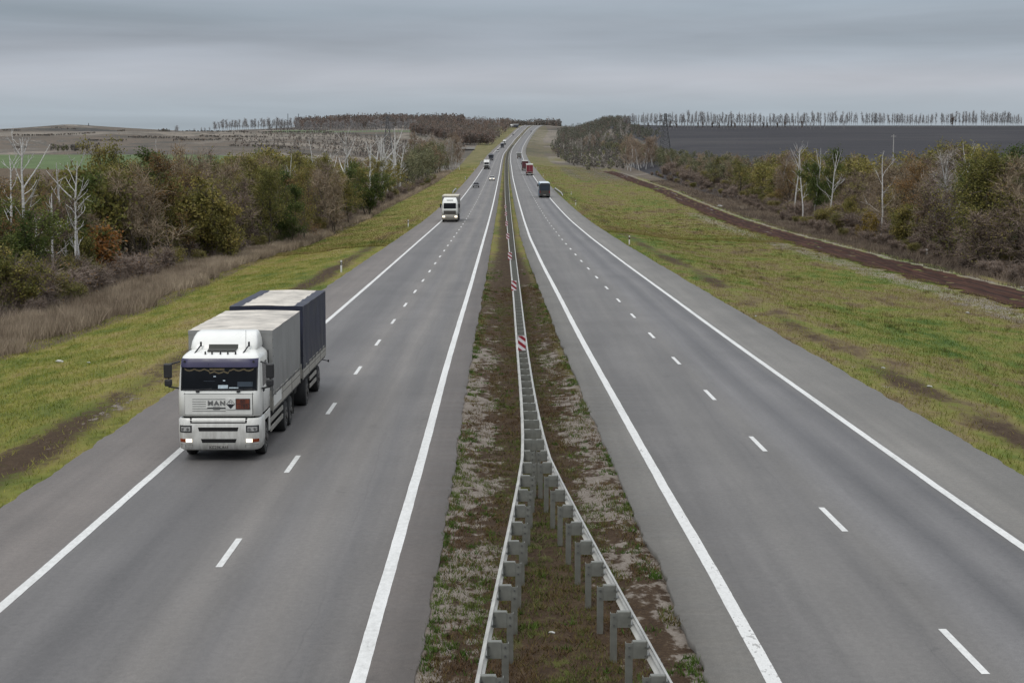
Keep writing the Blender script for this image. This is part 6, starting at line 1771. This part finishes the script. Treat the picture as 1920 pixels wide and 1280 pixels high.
# ------------------------------------------------------------------ street furniture
POSTW = pmat('post_white', (0.62, 0.62, 0.60), rough=0.6, var=0.08, grime=(0.2, 0.18, 0.14), gz=(0, 0.5), gamt=0.5)
POSTK = pmat('post_black', (0.02, 0.02, 0.02), rough=0.6)
REDS = pmat('marker_red', (0.24, 0.012, 0.022), rough=0.45, var=0.1); WHITES = pmat('marker_white', (0.60, 0.57, 0.58), rough=0.45, var=0.08)
def delineator(px, py, label, grp=None, h=1.0):
    x, y, z = hit(px, py)
    o = empty('delineator_post', (x, y, z - 0.05)); tag(o, label, 'roadside post', grp)
    m2 = MB(); m2.prism([(-0.06, -0.045), (0.06, -0.045), (0.075, 0.0), (0.04, 0.06), (-0.04, 0.06), (-0.075, 0.0)], 'z', 0.0, h * 0.62, POSTW); m2.build('post', o)
    m2 = MB(); m2.prism([(-0.065, -0.05), (0.065, -0.05), (0.08, 0.0), (0.045, 0.065), (-0.045, 0.065), (-0.08, 0.0)], 'z', h * 0.62, h * 0.86, POSTK); m2.build('black_band', o)
    m2 = MB(); m2.prism([(-0.06, -0.045), (0.06, -0.045), (0.075, 0.0), (0.04, 0.06), (-0.04, 0.06), (-0.075, 0.0)], 'z', h * 0.86, h, POSTW); m2.build('cap', o)
    m2 = MB(); m2.box(-0.022, 0.022, -0.056, -0.05, h * .68, h * .80, REDS if px > 950 else WHITES); m2.build('reflector', o)
    return o
delineator(640, 511, 'white roadside post with black band, nearest on the left verge', h=1.05)
delineator(765.5, 425.5, 'white roadside post with black band beside the dusty white lorry', h=1.05)
delineator(872.5, 337, 'small white roadside post on the left verge beyond the short guardrail')
delineator(889, 320, 'tiny white roadside post far along the left verge')
delineator(1180, 459, 'white roadside post with black band, nearest on the right verge', h=1.05)
delineator(1079.5, 385, 'white roadside post with black band near the short guardrail on the right', h=1.05)
delineator(1071, 365, 'small white post end beside the short guardrail on the right verge', h=0.8)
delineator(1018.5, 331, 'white roadside post beside the bright red lorry on the right verge')
delineator(1006.5, 317, 'tiny white roadside post far along the right verge')
x, y, z = hit(1737, 478); o = empty('marker_post', (x, y, z)); tag(o, 'short white marker post in dry weeds beyond the dirt track', 'marker post')
m2 = MB(); m2.box(-0.09, 0.09, -0.05, 0.05, -0.1, 0.55, POSTW, bev=0.01); m2.build('post', o); m2 = MB(); m2.box(-0.10, 0.10, -0.06, 0.06, 0.55, 0.66, POSTW, bev=0.015); m2.build('cap', o)

# chevron marker plates on the guardrail
names = ['nearest', 'second', 'third', 'fourth', 'fifth', 'sixth', 'seventh']
for i, (px, py) in enumerate(((978.5, 657), (963.5, 545), (956, 487), (952, 449), (950, 424), (948.6, 405), (947.8, 391))):
    x, y = on_road(px, py, RAIL_H - 0.02); z = float(road_z(y)) + RAIL_H - 0.02
    o = empty('chevron_marker', (x, y, z)); tag(o, f'red and white striped marker plate on the median guardrail, {names[i]} from the viewer', 'road sign')
    m2 = MB(); m2.box(-0.02, 0.02, 0.005, 0.03, -0.35, 0.02, GALV2); m2.build('bracket', o)
    m2 = MB(); m2.box(-0.165, 0.165, -0.006, 0.006, 0.0, 0.64, WHITES, bev=0.004); pl = m2.build('plate', o)
    m2 = MB()
    for k in (-0.05, 0.26, 0.57):
        P = [(-0.163, 0.20 + k), (-0.163, 0.05 + k), (0.163, -0.20 + k), (0.163, -0.05 + k)]
        # clip each diagonal stripe to the plate
        poly = P
        for zc, keep in ((0.004, 1), (0.636, -1)):
            out_ = []
            for a in range(len(poly)):
                p, q = poly[a], poly[(a + 1) % len(poly)]
                ip = (p[1] - zc) * keep >= 0; iq = (q[1] - zc) * keep >= 0
                if ip: out_.append(p)
                if ip != iq:
                    t = (zc - p[1]) / (q[1] - p[1]); out_.append((p[0] + (q[0] - p[0]) * t, zc))
            poly = out_
            if not poly: break
        if len(poly) >= 3:
            m2.add([(a, -0.0085, b) for a, b in poly], [tuple(range(len(poly)))], REDS)
    m2.build('stripe', pl)

# short guardrails on the verges
def short_rail(pa, pb, label):
    xa, ya = on_road(*pa, 0.7); xb, yb = on_road(*pb, 0.7)
    if ya > yb: xa, ya, xb, yb = xb, yb, xa, ya
    o = empty('roadside_guardrail', (xa, ya, float(road_z(ya)))); tag(o, label, 'guardrail')
    s = 1 if xa < 0 else -1
    n = 12; P = []
    for k in range(n + 1):
        t = k / n; yy = ya + (yb - ya) * t; xx = xa + (xb - xa) * t
        dz = -0.45 * max(0, 1 - t * 6) - 0.45 * max(0, 1 - (1 - t) * 6)
        P.append([(xx - xa + s * q[0], yy - ya, float(road_z(yy)) - float(road_z(ya)) + 0.42 + q[1] + dz) for q in prof])
    m2 = MB(); m2.grid(P, GALV, True); m2.grid([[(p[0] - s * 0.006, p[1], p[2]) for p in r] for r in P], GALV, True, True); m2.build('rail', o)
    L = yb - ya; k = 2.0
    while k < L - 1:
        t = k / L; m2 = MB(); xx = (xb - xa) * t; m2.box(xx - s * 0.12 - 0.05, xx - s * 0.12 + 0.05, k - 0.04, k + 0.04, float(road_z(ya + k)) - float(road_z(ya)) - 0.5, float(road_z(ya + k)) - float(road_z(ya)) + 0.7, GALV2); m2.build('post', o); k += 3.0
short_rail((848.6, 358.2), (856.0, 351.6), 'short steel guardrail on the left verge behind the dusty white lorry')
short_rail((900.2, 305.6), (904.0, 300.6), 'short steel guardrail far along the left verge')
short_rail((1055.6, 362.4), (1038.6, 350.2), 'short steel guardrail on the right verge beside the coach')

# electricity pylons and poles
STEELP = pmat('pylon_steel', (0.085, 0.088, 0.092), rough=0.6, var=0.15); WOODP = pmat('weathered_pole', (0.14, 0.13, 0.12), rough=0.85, var=0.2); CONCP = pmat('pale_concrete', (0.34, 0.33, 0.31), rough=0.85, var=0.15)
def pylon(px, pyb, pyt, yy, label, wd=5.5):
    x = float(ray(px, 300)[0] * yy); z = float(terrain(x, yy)); _, pb = project(x, yy, z); H = (pb - pyt) * yy / F_PX
    o = empty('electricity_pylon', (x, yy, z)); tag(o, label, 'pylon'); r = 0.17
    hw = lambda t: wd / 2 * (1 - t) ** 1.3 + 0.45
    m2 = MB(); n = 9
    for a, b in ((-1, -1), (1, -1), (1, 1), (-1, 1)):
        for k in range(n):
            t0, t1 = k / n, (k + 1) / n
            m2.cyl((a * hw(t0), b * hw(t0), H * t0), (a * hw(t1), b * hw(t1), H * t1), r, STEELP, n=5, caps=False)
    m2.build('leg', o)
    m2 = MB()
    for k in range(n):
        t0, t1 = k / n, (k + 1) / n
        for (a, b), (c_, d_) in (((-1, -1), (1, -1)), ((1, -1), (1, 1)), ((1, 1), (-1, 1)), ((-1, 1), (-1, -1))):
            m2.cyl((a * hw(t0), b * hw(t0), H * t0), (c_ * hw(t1), d_ * hw(t1), H * t1), r * .6, STEELP, n=4, caps=False)
            m2.cyl((c_ * hw(t0), d_ * hw(t0), H * t0), (a * hw(t1), b * hw(t1), H * t1), r * .6, STEELP, n=4, caps=False)
            m2.cyl((a * hw(t1), b * hw(t1), H * t1), (c_ * hw(t1), d_ * hw(t1), H * t1), r * .6, STEELP, n=4, caps=False)
    m2.build('lattice', o)
    for t, w_ in ((0.66, 3.6), (0.80, 4.6), (0.93, 3.0)):
        m2 = MB(); m2.cyl((-w_, 0, H * t), (w_, 0, H * t), r * 1.1, STEELP, n=5); m2.cyl((-w_, 0, H * t), (0, 0, H * (t + 0.06)), r * .8, STEELP, n=4); m2.cyl((w_, 0, H * t), (0, 0, H * (t + 0.06)), r * .8, STEELP, n=4)
        for s in (-1, 1): m2.cyl((s * w_, 0, H * t), (s * w_, 0, H * t - 1.2), 0.09, STEELP, n=5)
        m2.build('crossarm', o)
pylon(1247, 275, 214, 900, 'dark lattice pylon standing in the ploughed field on the right', 5.0)
pylon(727, 262, 218, 1250, 'dark lattice pylon before the wooded hill on the left', 6.0)
def pole(px, pyt, yy, label, mat, r=0.14, grp=None, arm=True):
    x = float(ray(px, 300)[0] * yy); z = float(terrain(x, yy)); _, pb = project(x, yy, z); H = (pb - pyt) * yy / F_PX
    o = empty('utility_pole', (x, yy, z)); tag(o, label, 'pole', grp)
    m2 = MB(); m2.cyl((0, 0, -0.3), (0, 0, H), r * 1.2, mat, r1=r * 0.8, n=8); m2.build('pole', o)
    if arm:
        m2 = MB(); m2.box(-0.9, 0.9, -0.06, 0.06, H - 0.7, H - 0.55, mat)
        for q in (-0.8, 0, 0.8): m2.cyl((q, 0, H - 0.55), (q, 0, H - 0.3), 0.06, STEELP, n=6)
        m2.build('crossarm', o)
pole(1674.5, 253, 640, 'single grey pole rising from the ploughed field behind the right tree belt', CONCP, 0.2)
pole(541, 214, 2200, 'thin pole on the left skyline, left one of the pair by the wood', STEELP, 0.45)
pole(561, 214, 2200, 'thin pole on the left skyline, right one of the pair by the wood', STEELP, 0.45)
x, y = -480.0, 2380.0; 
for px, pyt, yy, lab in ((168, 231, 2380, 'tiny survey marker on the highest left hilltop'),):
    pole(px, pyt, yy, lab, STEELP, 0.5, arm=False)
# culvert headwall
x, y, z = hit(880, 282); o = empty('culvert', (x, y, z)); tag(o, 'low pale concrete culvert wall at the far end of the left verge', 'culvert')
m2 = MB(); m2.box(-6, 4.5, -0.5, 0.5, 0.9, 2.4, CONCP, bev=0.1); m2.build('parapet', o); m2 = MB(); m2.box(-5.6, 4.1, -0.3, 0.3, -0.5, 0.9, CHASSIS); m2.build('opening', o)

# fallen white branches, litter
for i, (pa, pb, lab) in enumerate((((186, 494), (214, 517), 'broken white branch slanting out of the dry weeds on the left'), ((120, 533), (143, 526), 'short white branch lying at the edge of the left shrubs'))):
    xa, ya, za = hit(*pb); 
    xb = float(ray(*pa)[0] * ya); H = max(0.5, (pb[1] - pa[1]) * ya / F_PX)
    g = Geo(); r_ = np.random.default_rng(i)
    P = np.array([[0, 0, 0.2], [(xb - xa) * .5, 0.2, 0.2 + H * .55], [xb - xa, 0.1, 0.25 + H]]); g.tube(P, [0.07, 0.055, 0.03], 6, 0)
    g.tube(np.array([P[1], P[1] + [0.3, 0.1, 0.5], P[1] + [0.4, .1, .9]]), [0.03, 0.02, 0.012], 4, 0)
    o = link_mesh('fallen_branch', g.mesh('fallen_branch', (BIRCH,))); o.location = (xa, ya, za); tag(o, lab, 'branch')
LIT = pmat('litter_white', (0.45, 0.45, 0.43), rough=0.6, var=0.1)
def litter(px, py, label, s=0.25):
    x, y, z = hit(px, py); b = bmesh.new(); bmesh.ops.create_icosphere(b, subdivisions=2, radius=s)
    for v in b.verts:
        k = 1 + 0.35 * (vnoise(v.co.x * 9 / s * .3, v.co.y * 7 / s * .3 + v.co.z * 5 / s * .3, 70) - 0.5) * 2; v.co = (v.co.x * k * 1.3, v.co.y * k, v.co.z * k * 0.5)
    m2 = MB(); m2.bm(b, LIT, False); o = m2.build('litter'); o.location = (x, y, z + s * 0.3); tag(o, label, 'litter')
litter(1814, 588, 'white scrap of litter in the grass just below the dirt track', 0.11)
litter(1743, 726, 'white plastic litter low on the right verge', 0.09)
litter(1916, 540, 'white litter at the right edge beyond the dirt track', 0.14)
litter(1035, 1194, 'small white cup lying in the brown median weeds', 0.05)
litter(1417, 594, 'flat white scrap beside the right shoulder', 0.07)
litter(1656, 692, 'pale litter on the bare soil beside the right shoulder', 0.07)
litter(167, 682, 'small white scrap in the grass of the left verge', 0.07)
litter(112, 681, 'pale stone slab in a hollow of the left verge', 0.16)
litter(1350, 388, 'pale stone beside the bend of the dirt track', 0.5)
